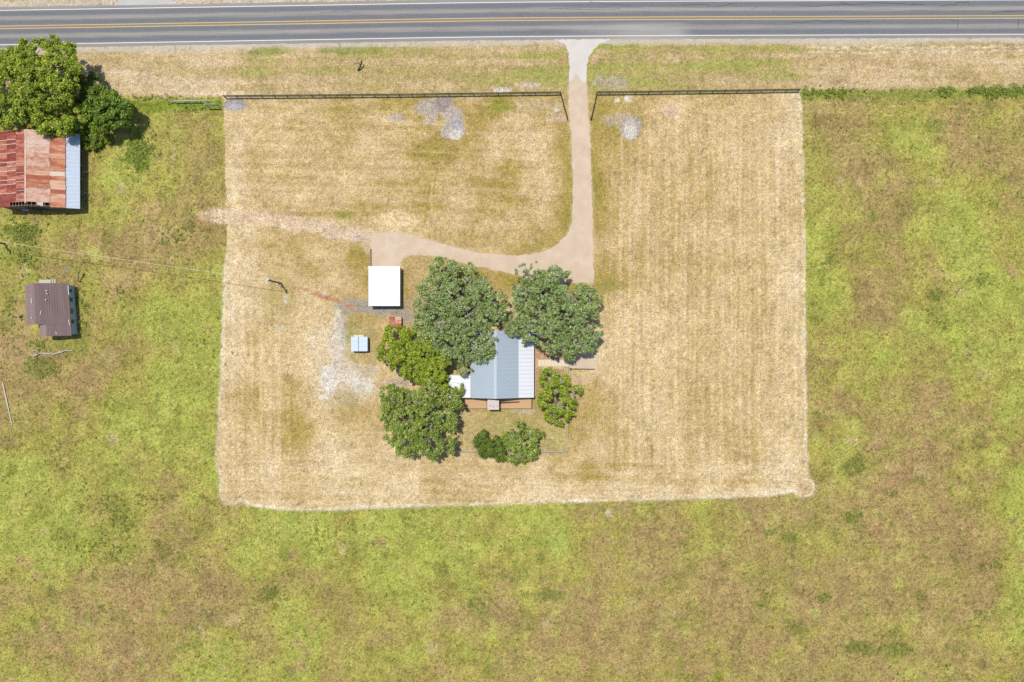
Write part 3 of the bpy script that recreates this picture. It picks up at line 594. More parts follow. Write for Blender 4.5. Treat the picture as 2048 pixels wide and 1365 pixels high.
for c in ([(1362,11),(1412,10),(1425,14),(1445,13),(1470,7)],[(1502,18),(1512,16),(1517,13)],[(1600,12),(1625,14),(1660,12),(1675,10),(1720,10),(1745,6),(1790,8),(1830,10),(1850,10)],[(1584,45),(1600,46),(1620,44),(1630,41),(1650,45),(1680,42),(1700,45),(1740,44)],
          [(1900,41),(1912,44),(1915,40),(1914,58)],[(1912,6),(1938,4),(1937,10)],[(1984,28),(1986,25),(2010,24),(2048,23)],[(2036,38),(2037,56)],[(1680,4),(1700,12)],[(1880,12),(1915,10)],[(1180,4),(1205,8),(1240,10),(1262,14)],[(640,26),(700,24)],[(1100,18),(1180,20),(1240,19)]): crack(c)
s_ = mb.build('crack_seal', M_seal, o); s_['kind'] = 'stuff'

def gravel_mat(name, c1, c2, c3):
    t = NT(name); w = t.world(); n = t.noise(w, 7, 4, .8); b = t.noise(w, .35, 4, .6, .5); r = t.noise(t.map(w, (2.2, .16, 1)), 1.2, 3, .6)
    col = t.ramp(n, [(.3, tuple(c1)), (.5, tuple(c2)), (.72, tuple(c3))])
    col = t.mix(t.mr(b, .4, .65, 0, .55), col, tuple(c3)); col = t.mix(t.mr(r, .45, .7, 0, .12), col, tuple(np.array(c1)*.92))
    t.bump(n, .5, .03); return t.fin(col, .95, 0, .1)
M_grav = gravel_mat('pink_gravel', A(206,176,146), A(227,200,170), A(242,222,198))
M_white_grav = gravel_mat('white_gravel', A(214,202,188), A(230,220,208), A(244,236,226))
M_conc = gravel_mat('grey_concrete', A(190,186,180), A(206,202,196), A(222,218,212))
from mathutils.geometry import tessellate_polygon
def sheet(name, poly, z, mat, label, jag=.16, skirt=.10, step=.45):
    p = [P(a, b)[:2] for a, b in poly]; L = []
    for i in range(len(p)):
        a, b = p[i], p[(i+1) % len(p)]; n = max(1, int(np.linalg.norm(b-a)/step))
        for k in range(n):
            q = a+(b-a)*k/n; L.append(q+np.array([random.uniform(-jag, jag), random.uniform(-jag, jag)]))
    ar = sum(L[i][0]*L[(i+1) % len(L)][1]-L[(i+1) % len(L)][0]*L[i][1] for i in range(len(L)))
    if ar < 0: L = L[::-1]
    n = len(L); V = [(q[0], q[1], z) for q in L]+[(q[0], q[1], z-skirt) for q in L]
    T = tessellate_polygon([[Vector((q[0], q[1], 0)) for q in L]]); F = []
    for t in T:
        a, b, c = (L[k] for k in t); cr = (b[0]-a[0])*(c[1]-a[1])-(b[1]-a[1])*(c[0]-a[0])
        if abs(cr) > 1e-7: F.append(tuple(t) if cr > 0 else tuple(t)[::-1])
    F += [(n+i, n+(i+1) % n, (i+1) % n, i) for i in range(n)]
    m_ = bpy.data.meshes.new(name); m_.from_pydata(V, [], F); m_.update(); m_.materials.append(mat)
    o = bpy.data.objects.new(name, m_); COL.objects.link(o); return tag(o, label, kind='structure')
sheet('driveway', DRIVE, .012, M_grav, 'pinkish gravel driveway from the highway to the metal garage')
sheet('driveway_apron', [(1106,79),(1122,84),(1131,92),(1137,104),(1139,130),(1138,165),(1145,160),(1153,150),(1161,158),(1168,168),(1172,165),(1173,140),(1177,116),(1187,100),(1200,88),(1222,79),(1200,78),(1150,79)], .020, M_white_grav, 'white gravel mouth of the driveway at the highway')
sheet('gravel_pad', PAD, .012, M_grav, 'pink gravel pad at the end of the paved walk')
sheet('side_road_mouth', [(205,18),(232,8),(240,-2),(246,-60),(330,-60),(338,-2),(350,7),(375,13),(350,15),(300,16)], .016, M_conc, 'pale concrete entrance on the far side of the highway', jag=.2)
#@@THINGS
# ------------------------------------------------------------- roofs and buildings
def lerp(a, b, t): return np.asarray(a)*(1-t)+np.asarray(b)*t
def quad_slab(mb, a, b, c, d, th):
    a, b, c, d = map(np.asarray, (a, b, c, d)); n = np.cross(b-a, d-a); n = n/np.linalg.norm(n); n = n*np.sign(n[2]) if n[2] != 0 else n
    vs = [q-n*th for q in (a,b,c,d)]+[q for q in (a,b,c,d)]
    fs = [(0,3,2,1),(4,5,6,7),(0,1,5,4),(1,2,6,5),(2,3,7,6),(3,0,4,7)]
    if np.cross(b-a, d-a)[2] < 0: fs = [f[::-1] for f in fs]
    return mb.add(vs, fs)
def sheet_geo(mb, a, b, c, d, ribs, amp, th=.01, seam=False):
    """corrugated sheet: a-b runs across the ribs at the top, d-c at the bottom"""
    a, b, c, d = map(np.asarray, (a, b, c, d)); n = np.cross(b-a, d-a); n = n/np.linalg.norm(n); n = n*(1 if n[2] > 0 else -1)
    if seam: prof = [(0,0),(.0,1),(.05,1),(.05,0),(.5,.06),(1,0)]
    else: prof = [(i/(2*ribs), (i % 2)) for i in range(2*ribs+1)]
    up = []; dn = []
    for t, h in prof: up.append(lerp(a, b, t)+n*amp*h); dn.append(lerp(d, c, t)+n*amp*h)
    k = len(prof); vs = up+dn+[v-n*th for v in up]+[v-n*th for v in dn]
    fs = [(i, i+1, k+i+1, k+i) for i in range(k-1)]+[(2*k+i+1, 2*k+i, 3*k+i, 3*k+i+1) for i in range(k-1)]
    fs += [(0, k, 3*k, 2*k), (k-1, 3*k-1, 4*k-1, 2*k-1)]+[(i+1, i, 2*k+i, 2*k+i+1) for i in range(k-1)]+[(k+i, k+i+1, 3*k+i+1, 3*k+i) for i in range(k-1)]
    return mb.add(vs, fs)
def metal(name, c, rough=.45, met=.0, var=.08, spec=.5, stretch=(1,1,1)): return simple(name, c, rough, met, var, 2.5, spec, .05, stretch)
M_roofL = metal('galvanised_roof', A(196,210,220)*.90, .5, 0, .05); M_roofW = metal('white_metal_roof', A(247,249,252)*.94, .5, 0, .03)
M_roofP = metal('pale_blue_metal', A(214,232,240), .5, 0, .04); M_cap = metal('ridge_metal', A(214,224,230), .45, 0, .05)
M_lean = metal('lean_to_metal', A(206,218,232), .5, 0, .06)
def rust(name, c1, c2, c3, streak=(1,1,1)):
    t = NT(name); w = t.world(); oi = t.new('ShaderNodeObjectInfo').outputs['Random']
    n = t.noise(t.map(w, streak), 1.1, 5, .7, .4); f = t.noise(w, 5, 3, .7)
    s_ = t.math('ADD', t.mr(n, .3, .7, 0, 1), t.mr(oi, 0, 1, -.45, .45)); s_ = t.math('ADD', s_, t.mr(f, .3, .7, -.15, .15))
    col = t.ramp(s_, [(.1, tuple(c1)), (.5, tuple(c2)), (.95, tuple(c3))])
    t.bump(f, .2, .02); return t.fin(col, .75, 0, .25)
M_rustA = rust('rust_red_roof', A(146,70,58), A(184,96,76), A(216,146,122), (.5,2,1))
M_rustB = rust('rust_peach_roof', A(196,126,98), A(228,178,150), A(242,212,194), (1.2,2.5,1))
M_rustC = rust('rust_orange_roof', A(186,104,74), A(224,150,112), A(240,200,166), (.4,3,1))
M_timber = simple('old_timber', A(150,134,118), .85, var=.25, scale=3); M_dark = simple('dark_timber', A(72,64,60), .9, var=.2)
M_wallB = simple('weathered_board_wall', A(150,120,104), .85, var=.25, scale=2, stretch=(1,1,.2))
M_wallW = simple('white_siding', A(206,212,214), .7, var=.10, scale=2); M_wallC = simple('cream_siding', A(222,214,196), .7, var=.06)
def glassm():
    t = NT('window_glass'); n = t.noise(t.world(), 2, 2); return t.fin(t.ramp(n, [(.3, (.02,.03,.04)), (.7, (.04,.05,.06))]), .08, 0, .8)
M_glass = glassm()
M_shingle = rust('brown_shingles', A(126,104,100), A(130,108,104), A(136,114,110), (1,3,1))
M_shingleL = rust('light_brown_shingles', A(150,128,120), A(156,134,126), A(164,142,134), (1,3,1))
def window(parent, c, w_, h_, axis, mat=None):
    """window in a wall; axis 'x' means the wall faces +x"""
    fr = MB(); c = np.array(c, float); t = .05
    def bx(mb, u0, u1, z0, z1, d0, d1):
        if axis[0] == 'x': mb.box(c[0]+min(d0*sg, d1*sg), c[0]+max(d0*sg, d1*sg), c[1]+u0, c[1]+u1, c[2]+z0, c[2]+z1)
        else: mb.box(c[0]+u0, c[0]+u1, c[1]+min(d0*sg, d1*sg), c[1]+max(d0*sg, d1*sg), c[2]+z0, c[2]+z1)
    sg = -1 if axis[1] == '-' else 1
    for a in ((-w_/2-t, -w_/2, -h_/2, h_/2), (w_/2, w_/2+t, -h_/2, h_/2), (-w_/2-t, w_/2+t, h_/2, h_/2+t), (-w_/2-t, w_/2+t, -h_/2-t, -h_/2), (-w_/2, w_/2, -.02, .02)):
        bx(fr, *a, .003, .06)
    o = fr.build('window', mat or M_wallW, parent); g_ = MB(); bx(g_, -w_/2, w_/2, -h_/2, -.02, .003, .03); bx(g_, -w_/2, w_/2, .02, h_/2, .003, .03); g_.build('pane', M_glass, o); return o
def box_walls(mb, x0, x1, y0, y1, z1, th=.12, z0=-.12, open_side=None):
    if open_side != 'n': mb.box(x0, x1, y1-th, y1, z0, z1)
    mb.box(x0, x1, y0, y0+th, z0, z1); mb.box(x0, x0+th, y0+th, y1-th, z0, z1)
    if open_side != 'e': mb.box(x1-th, x1, y0+th, y1-th, z0, z1)
    return mb

# ---- farmhouse
zr, ze, zo = 5.1, 3.1, 2.5
hb = P(1000, 730); house = empty('farmhouse', (hb[0], hb[1], 0), 'white farmhouse with grey metal gable roof and brighter side porch roof between the oaks', 'house')
yT, yB = 662, 796.5
rl = [P(941,yT,ze), P(991,yT,zr), P(991,yB-.5,zr), P(941,yB,ze)]; rr = [P(991,yT,zr), P(1037,yT,ze), P(1037,yB,ze), P(991,yB-.5,zr)]
rp = [P(1037,yT,ze-.02), P(1068,yT,zo), P(1068,yB,zo), P(1037,yB,ze-.02)]
for q in (rl, rr, rp):      # keep the eaves straight along y
    q[2][1] = q[3][1] = P(0, yB, 3.4)[1]; q[0][1] = q[1][1] = P(0, yT, 3.4)[1]
x0, x1 = rl[0][0]+.45, rr[1][0]-.05; y0h, y1h = rl[3][1]+.35, rl[0][1]-.35
mb = MB().prism([(x0,y0h),(x1,y0h),((rl[1][0]),y0h)], 0, 0) if False else MB()
hx = rl[1][0]
for yy in (y0h, y1h-.14):   # gable walls
    mb.add([(x0,yy,-.12),(x1,yy,-.12),(x1,yy,2.98),(hx,yy,zr-.2),(x0,yy,3.0),(x0,yy+.14,-.12),(x1,yy+.14,-.12),(x1,yy+.14,2.98),(hx,yy+.14,zr-.2),(x0,yy+.14,3.0)],
           [(0,1,2,3,4),(9,8,7,6,5),(0,5,6,1),(1,6,7,2),(2,7,8,3),(3,8,9,4),(4,9,5,0)])
mb.box(x0, x0+.14, y0h+.14, y1h-.14, -.12, 3.0); mb.box(x1-.14, x1, y0h+.14, y1h-.14, -.12, 2.95)
wall = mb.build('wall', M_wallC, house)
for k in range(3): window(house, (x0, lerp(y0h+2, y1h-2, k/2), 1.7), .9, 1.2, 'x-')
for k in range(3): window(house, (x1, lerp(y0h+2, y1h-3.5, k/2), 1.7), .9, 1.2, 'x+')
for k in (-2.6, -.4): window(house, (hx+k, y0h, 2.0), .9, 1.1, 'y-')
dr = MB().box(x1+.003, x1+.05, -3.8, -2.9, .3, 2.35).build('door', M_dark, house); MB().box(x1+.05, x1+.11, -3.78+.05, -3.68, 1.25, 1.35).build('handle', M_cap, dr)
dr = MB().box(hx+1.2, hx+2.1, y0h-.05, y0h-.003, .55, 2.6).build('door', M_dark, house); MB().box(hx+1.28, hx+1.36, y0h-.11, y0h-.05, 1.5, 1.6).build('handle', M_cap, dr)
def slope(parent, q, n, mat, name='roof', th=.10, seam=True, amp=.05, lift=.005, pname='roof_panel'):
    mb = MB(); quad_slab(mb, *q, th); r = mb.build(name, M_cap, parent)
    nn = np.cross(q[1]-q[0], q[3]-q[0]); nn /= np.linalg.norm(nn); nn *= np.sign(nn[2])
    for k in range(n):
        a = lerp(q[0], q[3], k/n); d = lerp(q[0], q[3], (k+1)/n-.004); b = lerp(q[1], q[2], k/n); c = lerp(q[1], q[2], (k+1)/n-.004)
        mb = MB(); sheet_geo(mb, a+nn*(lift+.012), d+nn*(lift+.012), c+nn*(lift+.012), b+nn*(lift+.012), 3, amp, .01, seam)
        mb.build(pname, mat, r)
    return r
slope(house, rl, 17, M_roofL); slope(house, rr, 17, M_roofL); slope(house, rp, 17, M_roofW)
cap = MB()
for yy0, yy1 in ((rl[3][1]-.02, rl[0][1]+.02),):
    cap.add([(hx-.28,yy0,zr-.02),(hx,yy0,zr+.10),(hx+.28,yy0,zr-.02),(hx-.28,yy1,zr-.02),(hx,yy1,zr+.10),(hx+.28,yy1,zr-.02),(hx,yy0,zr-.08),(hx,yy1,zr-.08)],
            [(0,1,4,3),(1,2,5,4),(0,6,1),(6,2,1),(3,4,7),(7,4,5),(0,3,7,6),(6,7,5,2)])
cap.build('ridge_cap', M_cap, house)
v = P(1018, 759, 3.9); MB().lathe((v[0], v[1], 3.75), [(.07,0),(.07,.45),(.12,.46),(.12,.52),(.04,.56)], 12).build('roof_vent', M_roofW, house)
an = [P(898,751,2.75), P(941.5,751,3.0), P(941.5,796,3.0), P(898,796,2.75)]
an[0][1] = an[1][1] = P(0,751,2.9)[1]; an[2][1] = an[3][1] = P(0,796,2.9)[1]; an[1][0] = an[2][0] = rl[0][0]-.02
slope(house, an, 6, M_roofW, 'annex_roof')
mb = MB(); box_walls(mb, an[0][0]+.3, x0-.003, an[3][1]+.3, an[0][1]-.3, 2.55); mb.build('annex_wall', M_wallC, house)
M_deck = simple('orange_stained_wood', A(232,186,138), .7, var=.16, scale=6, stretch=(6,1,1)); M_deckD = simple('deck_frame_wood', A(180,134,104), .8, var=.2)
pf = MB().box(x1+.003, P(1072,0,.3)[0], P(0,792,.3)[1], P(0,690,.3)[1], .22, .30); pf.build('porch_floor', M_deck, house)
for k in range(6):
    yy = lerp(rp[3][1]+.35, rp[0][1]-.35, k/5); xx = rp[1][0]-.25; MB().box(xx-.06, xx+.06, yy-.06, yy+.06, -.12, zo-.1).build('porch_post', M_wallW, house)
for k in range(2): MB().box(P(1069.5,0)[0]+k*.3, P(1069.5,0)[0]+.28+k*.3, P(0,736)[1], P(0,717)[1], 0, .22-.10*k).build('step', M_deck, house)

# ---- back deck
dx0, dx1, dy0, dy1 = P(930,0,.5)[0], P(1063,0,.5)[0], P(0,817.5,.5)[1], y0h-.05
deck = empty('wooden_deck', ((dx0+dx1)/2, dy0, 0), 'long orange stained wooden deck along the gable end of the farmhouse', 'deck')
mb = MB(); x = dx0
while x < dx1-.1:
    z = .5+random.uniform(-.004, .004); mb.box(x, min(x+.13, dx1), dy0+.04, dy1, z-.035, z); x += .142
b_ = mb.build('deck_boards', M_deck, deck); b_['kind'] = 'stuff'
for a, b, c, d in ((dx0-.03, dx1+.03, dy0-.03, dy0+.035), (dx0-.04, dx0-.002, dy0+.04, dy1), (dx1+.002, dx1+.04, dy0+.04, dy1)): MB().box(a, b, c, d, .30, .50).build('rim_board', M_deckD, deck)
for k in range(7): MB().box(dx0+.1+k*2.1, dx0+.24+k*2.1, dy0+.06, dy0+.2, -.12, .46).build('deck_post', M_deckD, deck)
for px_ in (973, 1064): a = P(px_, 818, .6); MB().box(a[0]-.05, a[0]+.05, dy0-.02, dy0+1.85, .505, .58).build('curb_rail', M_deckD, deck)
c0 = P(998, 806.5, .55); c1 = P(1039, 804.3, .55)
wd = MB().prism([(c0[0], c0[1]-.14), (c1[0], c1[1]-.10), (c1[0], c1[1]+.10), (c0[0], c0[1]+.16)], .51, .60).build('plank', M_dark, origin=(c0[0], c0[1], .51)); tag(wd, 'long dark tapered plank lying on the wooden deck right of the white stack', 'plank')
# chimney-like stack
cz = 2.9; ca = P(975, 820, cz); cb = P(998, 800, cz)
ch = empty('chimney', ((ca[0]+cb[0])/2, (ca[1]+cb[1])/2, 0), 'square pale stack with three round caps against the wooden deck below the gable', 'chimney')
M_stack = simple('pale_plaster', A(232,216,208), .8, var=.10, scale=3); M_pinkbrick = simple('faded_brick', A(190,140,120), .85, var=.2, scale=8)
MB().box(ca[0]+.12, cb[0]-.12, ca[1]+.12, cb[1]-.12, -.12, cz-.12).build('stack', M_pinkbrick, ch)
MB().box(ca[0], cb[0], ca[1], cb[1], cz-.12, cz).build('cap_slab', M_stack, ch)
for q, r in ((P(979.5,811,cz),.17),(P(986,812.5,cz),.26),(P(994,812,cz),.18)): MB().lathe((q[0],q[1],cz), [(r*.9,0),(r,.04),(r,.22),(r*.9,.26),(r*.55,.28),(r*.5,.2)], 16).build('flue_cap', M_stack, ch)

# ---- metal garage
gz_ = 2.35; gq = [P(737,533,2.5), P(800,533,gz_), P(800,612.5,gz_), P(737,612.5,2.5)]
gq[0][1] = gq[1][1]; gq[3][1] = gq[2][1]
ga = empty('garage', (gq[0][0]+3, gq[2][1]+4, 0), 'white flat metal garage at the end of the gravel driveway', 'garage')
mb = MB(); box_walls(mb, gq[0][0]+.1, gq[1][0]-.12, gq[2][1]+.12, gq[0][1]-.15, gz_-.12, .1, open_side='n'); mb.build('wall', M_wallW, ga)
gxm = gq[0][0]+.25; gd = MB().box(gxm, gq[1][0]-.3, gq[0][1]-.22, gq[0][1]-.16, 0, gz_-.2).build('garage_door', M_wallC, ga)
for k in range(4): MB().box(gxm+.1, gq[1][0]-.4, gq[0][1]-.16, gq[0][1]-.14, .1+k*.52, .52+k*.52).build('door_panel', M_wallW, gd)
slope(ga, gq, 8, M_roofW, amp=.03, th=.08)
q = P(803, 537, 0); MB().tube([(gq[1][0]+.02, gq[0][1]-.2, gz_-.1), (gq[1][0]+.12, gq[0][1]-.35, gz_-.3), (gq[1][0]+.12, gq[0][1]-.35, .1)], .05, 6).build('downpipe', M_wallW, ga)
a = P(741, 499, .5); b = P(741, 531, .5)
fe = empty('low_rail', (a[0], b[1], 0), 'short low timber rail beside the driveway left of the white garage', 'rail')
MB().bar((a[0],a[1],.55), (b[0],b[1],.55), .12, .16).build('rail', M_timber, fe)
for k in range(3): yy = lerp(a[1], b[1], k/2); MB().box(a[0]-.06, a[0]+.06, yy-.07, yy+.07, -.12, .62).build('post', M_dark, fe)

# ---- small white shed
sh_ = [P(702,674,1.55), P(717,674,1.85), P(717,703,1.85), P(702,703,1.55)]; s2 = [P(717,674,1.85), P(735,674,1.55), P(735,703,1.55), P(717,703,1.85)]
for q in (sh_, s2): q[0][1] = q[1][1] = P(0,674,1.7)[1]; q[2][1] = q[3][1] = P(0,703,1.7)[1]
ss = empty('small_shed', (sh_[1][0], sh_[3][1]+1.4, 0), 'small pale blue metal shed with a dark ridge line left of the bright green tree', 'shed')
slope(ss, sh_, 3, M_roofP, th=.06, amp=.02); slope(ss, s2, 3, M_roofP, th=.06, amp=.02)
mb = MB(); box_walls(mb, sh_[0][0]+.1, s2[1][0]-.1, sh_[3][1]+.1, sh_[0][1]-.1, 1.45, .06); mb.build('wall', M_wallW, ss)
MB().bar((s2[0][0], s2[0][1]+.03, 1.875), (s2[3][0], s2[3][1]-.03, 1.875), .13, .05).build('ridge_strip', simple('grey_ridge', A(128,146,160), .6), ss)
MB().box(P(708,0)[0], P(728,0)[0], sh_[0][1]+.003, P(0,670.5)[1], 0, .25).build('ramp', simple('cream_boards', A(240,232,206), .7), ss)

# ---- rusty little roof (pump house)
ph = empty('pump_house', (P(790,0)[0], P(0,644)[1], 0), 'tiny low pump house roofed with red and cream rusty sheets above the bright green tree', 'shed')
box_walls(MB(), P(779.5,0,1)[0], P(801.5,0,1)[0], P(0,652,1)[1], P(0,635.5,1)[1], .95, .06)
mb = MB(); box_walls(mb, P(779.5,0,1)[0], P(801.5,0,1)[0], P(0,652,1)[1], P(0,635.5,1)[1], .95, .06); mb.build('wall', M_wallB, ph)
M_cream = rust('cream_sheet', A(226,190,160), A(240,216,190), A(248,232,212))
for (xa, xb, ya, yb, z, mt) in ((778,790,634,640,1.12,M_rustA),(778,790,640,646,1.09,M_rustB),(778,790,646,654,1.06,M_rustA),(790,803,634,640,1.12,M_cream),(790,803,640,647,1.09,M_rustC),(790,803,647,654,1.06,M_rustA)):
    mb = MB(); sheet_geo(mb, P(xa,ya,z+.03), P(xb-.3,ya,z+.03), P(xb-.3,yb,z), P(xa,yb,z), 5, .03, .01); mb.build('roof_sheet', mt, ph)

# ---- barn
bz_e, bz_r, bz_o = 3.1, 4.9, 2.2
BY_T, BY_B = P(0,259.5,4.9)[1], P(0,412.5,4.9)[1]
bxr = P(51,0,bz_r)[0]; bxe = P(131,0,bz_e)[0]; bxo = P(160,0,bz_o)[0]; bxl = bxr-(bxe-bxr)
barn = empty('barn', ((bxl+bxe)/2, (BY_T+BY_B)/2, 0), 'old barn with rusty red and peach sheet roof and a newer pale grey lean-to roof', 'barn')
n = 17
def zat(x): return bz_r-(bz_r-bz_e)*abs(x-bxr)/(bxe-bxr)
mb = MB()
for yy in (BY_B+.2, BY_T-.32):
    mb.add([(bxl+.2,yy,-.12),(bxe-.2,yy,-.12),(bxe-.2,yy,bz_e-.1),(bxr,yy,bz_r-.22),(bxl+.2,yy,bz_e-.1),(bxl+.2,yy+.12,-.12),(bxe-.2,yy+.12,-.12),(bxe-.2,yy+.12,bz_e-.1),(bxr,yy+.12,bz_r-.22),(bxl+.2,yy+.12,bz_e-.1)],
           [(0,1,2,3,4),(9,8,7,6,5),(0,5,6,1),(1,6,7,2),(2,7,8,3),(3,8,9,4),(4,9,5,0)])
mb.box(bxl+.2, bxl+.32, BY_B+.32, BY_T-.32, -.12, bz_e-.15); mb.box(bxe-.32, bxe-.2, BY_B+.32, BY_T-.32, -.12, bz_e-.15)
mb.build('wall', M_wallB, barn)
MB().box(bxr-1.6, bxr+1.6, BY_B+.12, BY_B+.19, 0, 2.6).build('barn_door', M_dark, barn)
MB().box(P(52,0)[0], P(64,0)[0], BY_B-.25, BY_B+.1, .9, 1.0).build('sill_board', M_wallW, barn)
for k in range(9):
    yy = lerp(BY_B+.25, BY_T-.25, k/8)
    for sx in (-1, 1): MB().bar((bxr, yy, bz_r-.16), (bxr+sx*(bxe-bxr), yy, bz_e-.16), .07, .12).build('rafter', M_timber, barn)
for sx in (-1, 1):
    for k in range(9):
        t = (k+.3)/9; xx = bxr+sx*(bxe-bxr)*t; z = lerp(bz_r, bz_e, t)-.065; MB().bar((xx, BY_B, z), (xx, BY_T, z), .08, .05).build('purlin', M_timber, barn)
def bsheet(xa, xb, za, zb, k, mat, tilt=0, ribs=5, dx=0):
    ya = lerp(BY_B, BY_T, k/n); yb = lerp(BY_B, BY_T, (k+1)/n)+.05; z0 = random.uniform(0, .012)+.012*(k % 2)
    mb = MB(); sheet_geo(mb, (xa+dx, yb, za+z0), (xa+dx, ya+tilt, za+z0), (xb+dx, ya+tilt*.3, zb+z0), (xb+dx, yb, zb+z0), ribs, .03, .008); return mb.build('roof_sheet', mat, barn)
M_gal = metal('worn_galvanised', A(226,206,196), .6, 0, .15)
for k in range(n):
    xm = lerp(bxr, bxe, .60)+random.uniform(-.2, .2)
    if k == 0:
        bsheet(lerp(bxr, bxe, .62), bxe, lerp(bz_r, bz_e, .62)+.01, bz_e+.02, k, M_rustC)
        bsheet(lerp(bxr, bxl, .56), bxl, lerp(bz_r, bz_e, .56)+.01, bz_e+.02, k, M_rustA)
        bsheet(lerp(bxr, bxe, .28), lerp(bxr, bxe, .44), lerp(bz_r, bz_e, .28)+.02, lerp(bz_r, bz_e, .44)+.03, k, M_gal, .35); continue
    bsheet(xm-.12, bxe+random.uniform(-.08, .06), zat(xm)+.015, bz_e+.02, k, M_rustC if random.random() < .97 else M_cream)
    bsheet(bxr+.03, xm, bz_r+.04, zat(xm)+.045, k, M_rustB if random.random() < .9 else M_rustC)
    xl = lerp(bxr, bxl, .34)
    bsheet(xl+.1, lerp(bxr, bxl, .68), zat(xl)+.01, lerp(bz_r, bz_e, .68)+.02, k, M_rustA)
    bsheet(lerp(bxr, bxl, .68)+.1, bxl+random.uniform(-.05,.05), lerp(bz_r, bz_e, .68)+.005, bz_e+.01, k, M_rustA)
    bsheet(bxr-.03, xl, bz_r+.04, zat(xl)+.04, k, M_rustA)
    if k in (3,5,6,8,9,10,12,14,15): # bare galvanised laps between the left sheets
        ya = lerp(BY_B, BY_T, k/n)+.05; mb = MB().bar((xl-.05, ya, zat(xl)+.075), (bxl+.1, ya, bz_e+.075), .10, .02); mb.build('lap_strip', M_cream, barn)
for k in (1,2,3,5,7,9):            # rows of pale nail patches on the upper left slope
    ya = lerp(BY_B, BY_T, (k+.45)/n); mb = MB()
    for i_ in range(6):
        t = .03+.05*i_; xx = lerp(bxr, bxl, t); zz = zat(xx)+.095; mb.bar((xx-.09, ya+random.uniform(-.05,.05), zz+.02), (xx-.22, ya+.06, zz-.02), .16, .02)
    s_ = mb.build('nail_patch', M_gal if k < 4 else M_cream, barn); s_['kind'] = 'stuff'
MB().bar((bxr, BY_B+.6, bz_r+.085), (bxr, BY_T, bz_r+.085), .26, .03).build('ridge_cap', M_cream, barn)
lq = [np.array([bxe-.1, BY_T, bz_e-.12]), np.array([bxo, BY_T, bz_o]), np.array([bxo, BY_B, bz_o]), np.array([bxe-.1, BY_B, bz_e-.12])]
slope(barn, lq, 19, M_lean, 'lean_to_roof', .05, seam=False, amp=.03)
for k in range(6): yy = lerp(BY_B+.3, BY_T-.3, k/5); MB().box(bxo-.3, bxo-.16, yy-.07, yy+.07, -.12, bz_o-.08).build('lean_to_post', M_timber, barn)
for yy, dy in ((P(0,349)[1], 1.1), (P(0,386)[1], -.9)): MB().bar((bxo-.23, yy, 1.9), (bxo+.75, yy+dy*.4, .02), .08, .08).build('brace', M_timber, barn)
for z in (.5, 1.1): MB().bar((bxo-.15, BY_B+.3, z), (bxo-.15, BY_T-.3, z), .04, .14).build('side_rail', M_timber, barn)

# ---- old brown-roofed house
oh = empty('old_house', (P(95,0)[0], P(0,620)[1], 0), 'small abandoned house with brown roof and pale wall among the weeds', 'house')
zl, zr2, ze2 = 2.9, 3.7, 2.5
Q = dict(a=P(49.5,570,zl), b=P(67,567,zr2), c=P(136,566.5,ze2), d=P(53,650,zl), e=P(71,649,zr2), f=P(80,649,3.55), g=P(142,650,ze2), h=P(80,674,2.95), i=P(94,673.5,3.25), j=P(143.5,671.5,ze2), kk=P(94,649,3.25))
Q['i'] = P(93,673.3,3.3); Q['kk'] = P(92.5,649,3.3); Q['f'] = P(79.5,649.3,2.95)
def rows(parent, a, b, c, d, n, mat):
    """shingle courses: a-b top edge (ridge), d-c eave"""
    for k in range(n):
        p0 = lerp(a, d, k/n); p1 = lerp(b, c, k/n); p2 = lerp(b, c, (k+1)/n+.0); p3 = lerp(a, d, (k+1)/n); mb = MB()
        up = np.array([0,0,.015]); quad_slab(mb, p0+up*.3, p1+up*.3, p2+up*2, p3+up*2, .02); mb.build('shingle_course', mat, parent)
def roofpiece(a, b, c, d, n, mat):
    mb = MB(); quad_slab(mb, a, b, c, d, .10); r = mb.build('roof', M_dark, oh); rows(r, a, b, c, d, n, mat); return r
roofpiece(Q['b'], Q['e'], Q['d'], Q['a'], 4, M_shingleL)
roofpiece(Q['b'], Q['e'], Q['g'], Q['c'], 14, M_shingle)
roofpiece(Q['kk'], Q['i'], Q['h'], Q['f'], 3, M_shingleL)
gg_ = Q['g']+np.array([0,0,-.0]); gk = lerp(Q['kk'], Q['kk'], 0)
roofpiece(Q['kk']+np.array([0,-.02,-.03]), Q['i'], Q['j'], gg_+np.array([0,-.02,-.03]), 10, M_shingle)
mb = MB(); A_ = lambda q, dx, dy: (q[0]+dx, q[1]+dy)
w1 = [A_(Q['d'],.35,.25), A_(Q['g'],-.38,.25), A_(Q['c'],-.38,-.3), A_(Q['a'],.35,-.3)]; mb.prism(w1, -.12, [2.72,2.36,2.36,2.72])
w2 = [A_(Q['h'],.3,.3), A_(Q['j'],-.38,.3), (w1[1][0]-.02,w1[1][1]-.003), (w1[0][0]+2.85,w1[0][1]-.003)]; mb.prism(w2, -.12, [2.7,2.36,2.36,2.7])
mb.build('wall', simple('peeling_pale_blue_wall', A(206,222,226), .75, var=.15, scale=3), oh)
wd0 = np.array([w1[1][0], w1[1][1]]); wd1 = np.array([w1[2][0], w1[2][1]])
for t, w_ in ((.06,.9),(.32,1.1),(.62,.9),(.85,.8)):
    q = lerp(wd0, wd1, t); fr = MB().box(q[0]+.02, q[0]+.09, q[1]-w_/2, q[1]+w_/2, .95, 1.95); f_ = fr.build('window', M_wallW, oh); MB().box(q[0]+.092, q[0]+.11, q[1]-w_/2+.08, q[1]+w_/2-.08, 1.02, 1.88).build('pane', M_glass, f_)
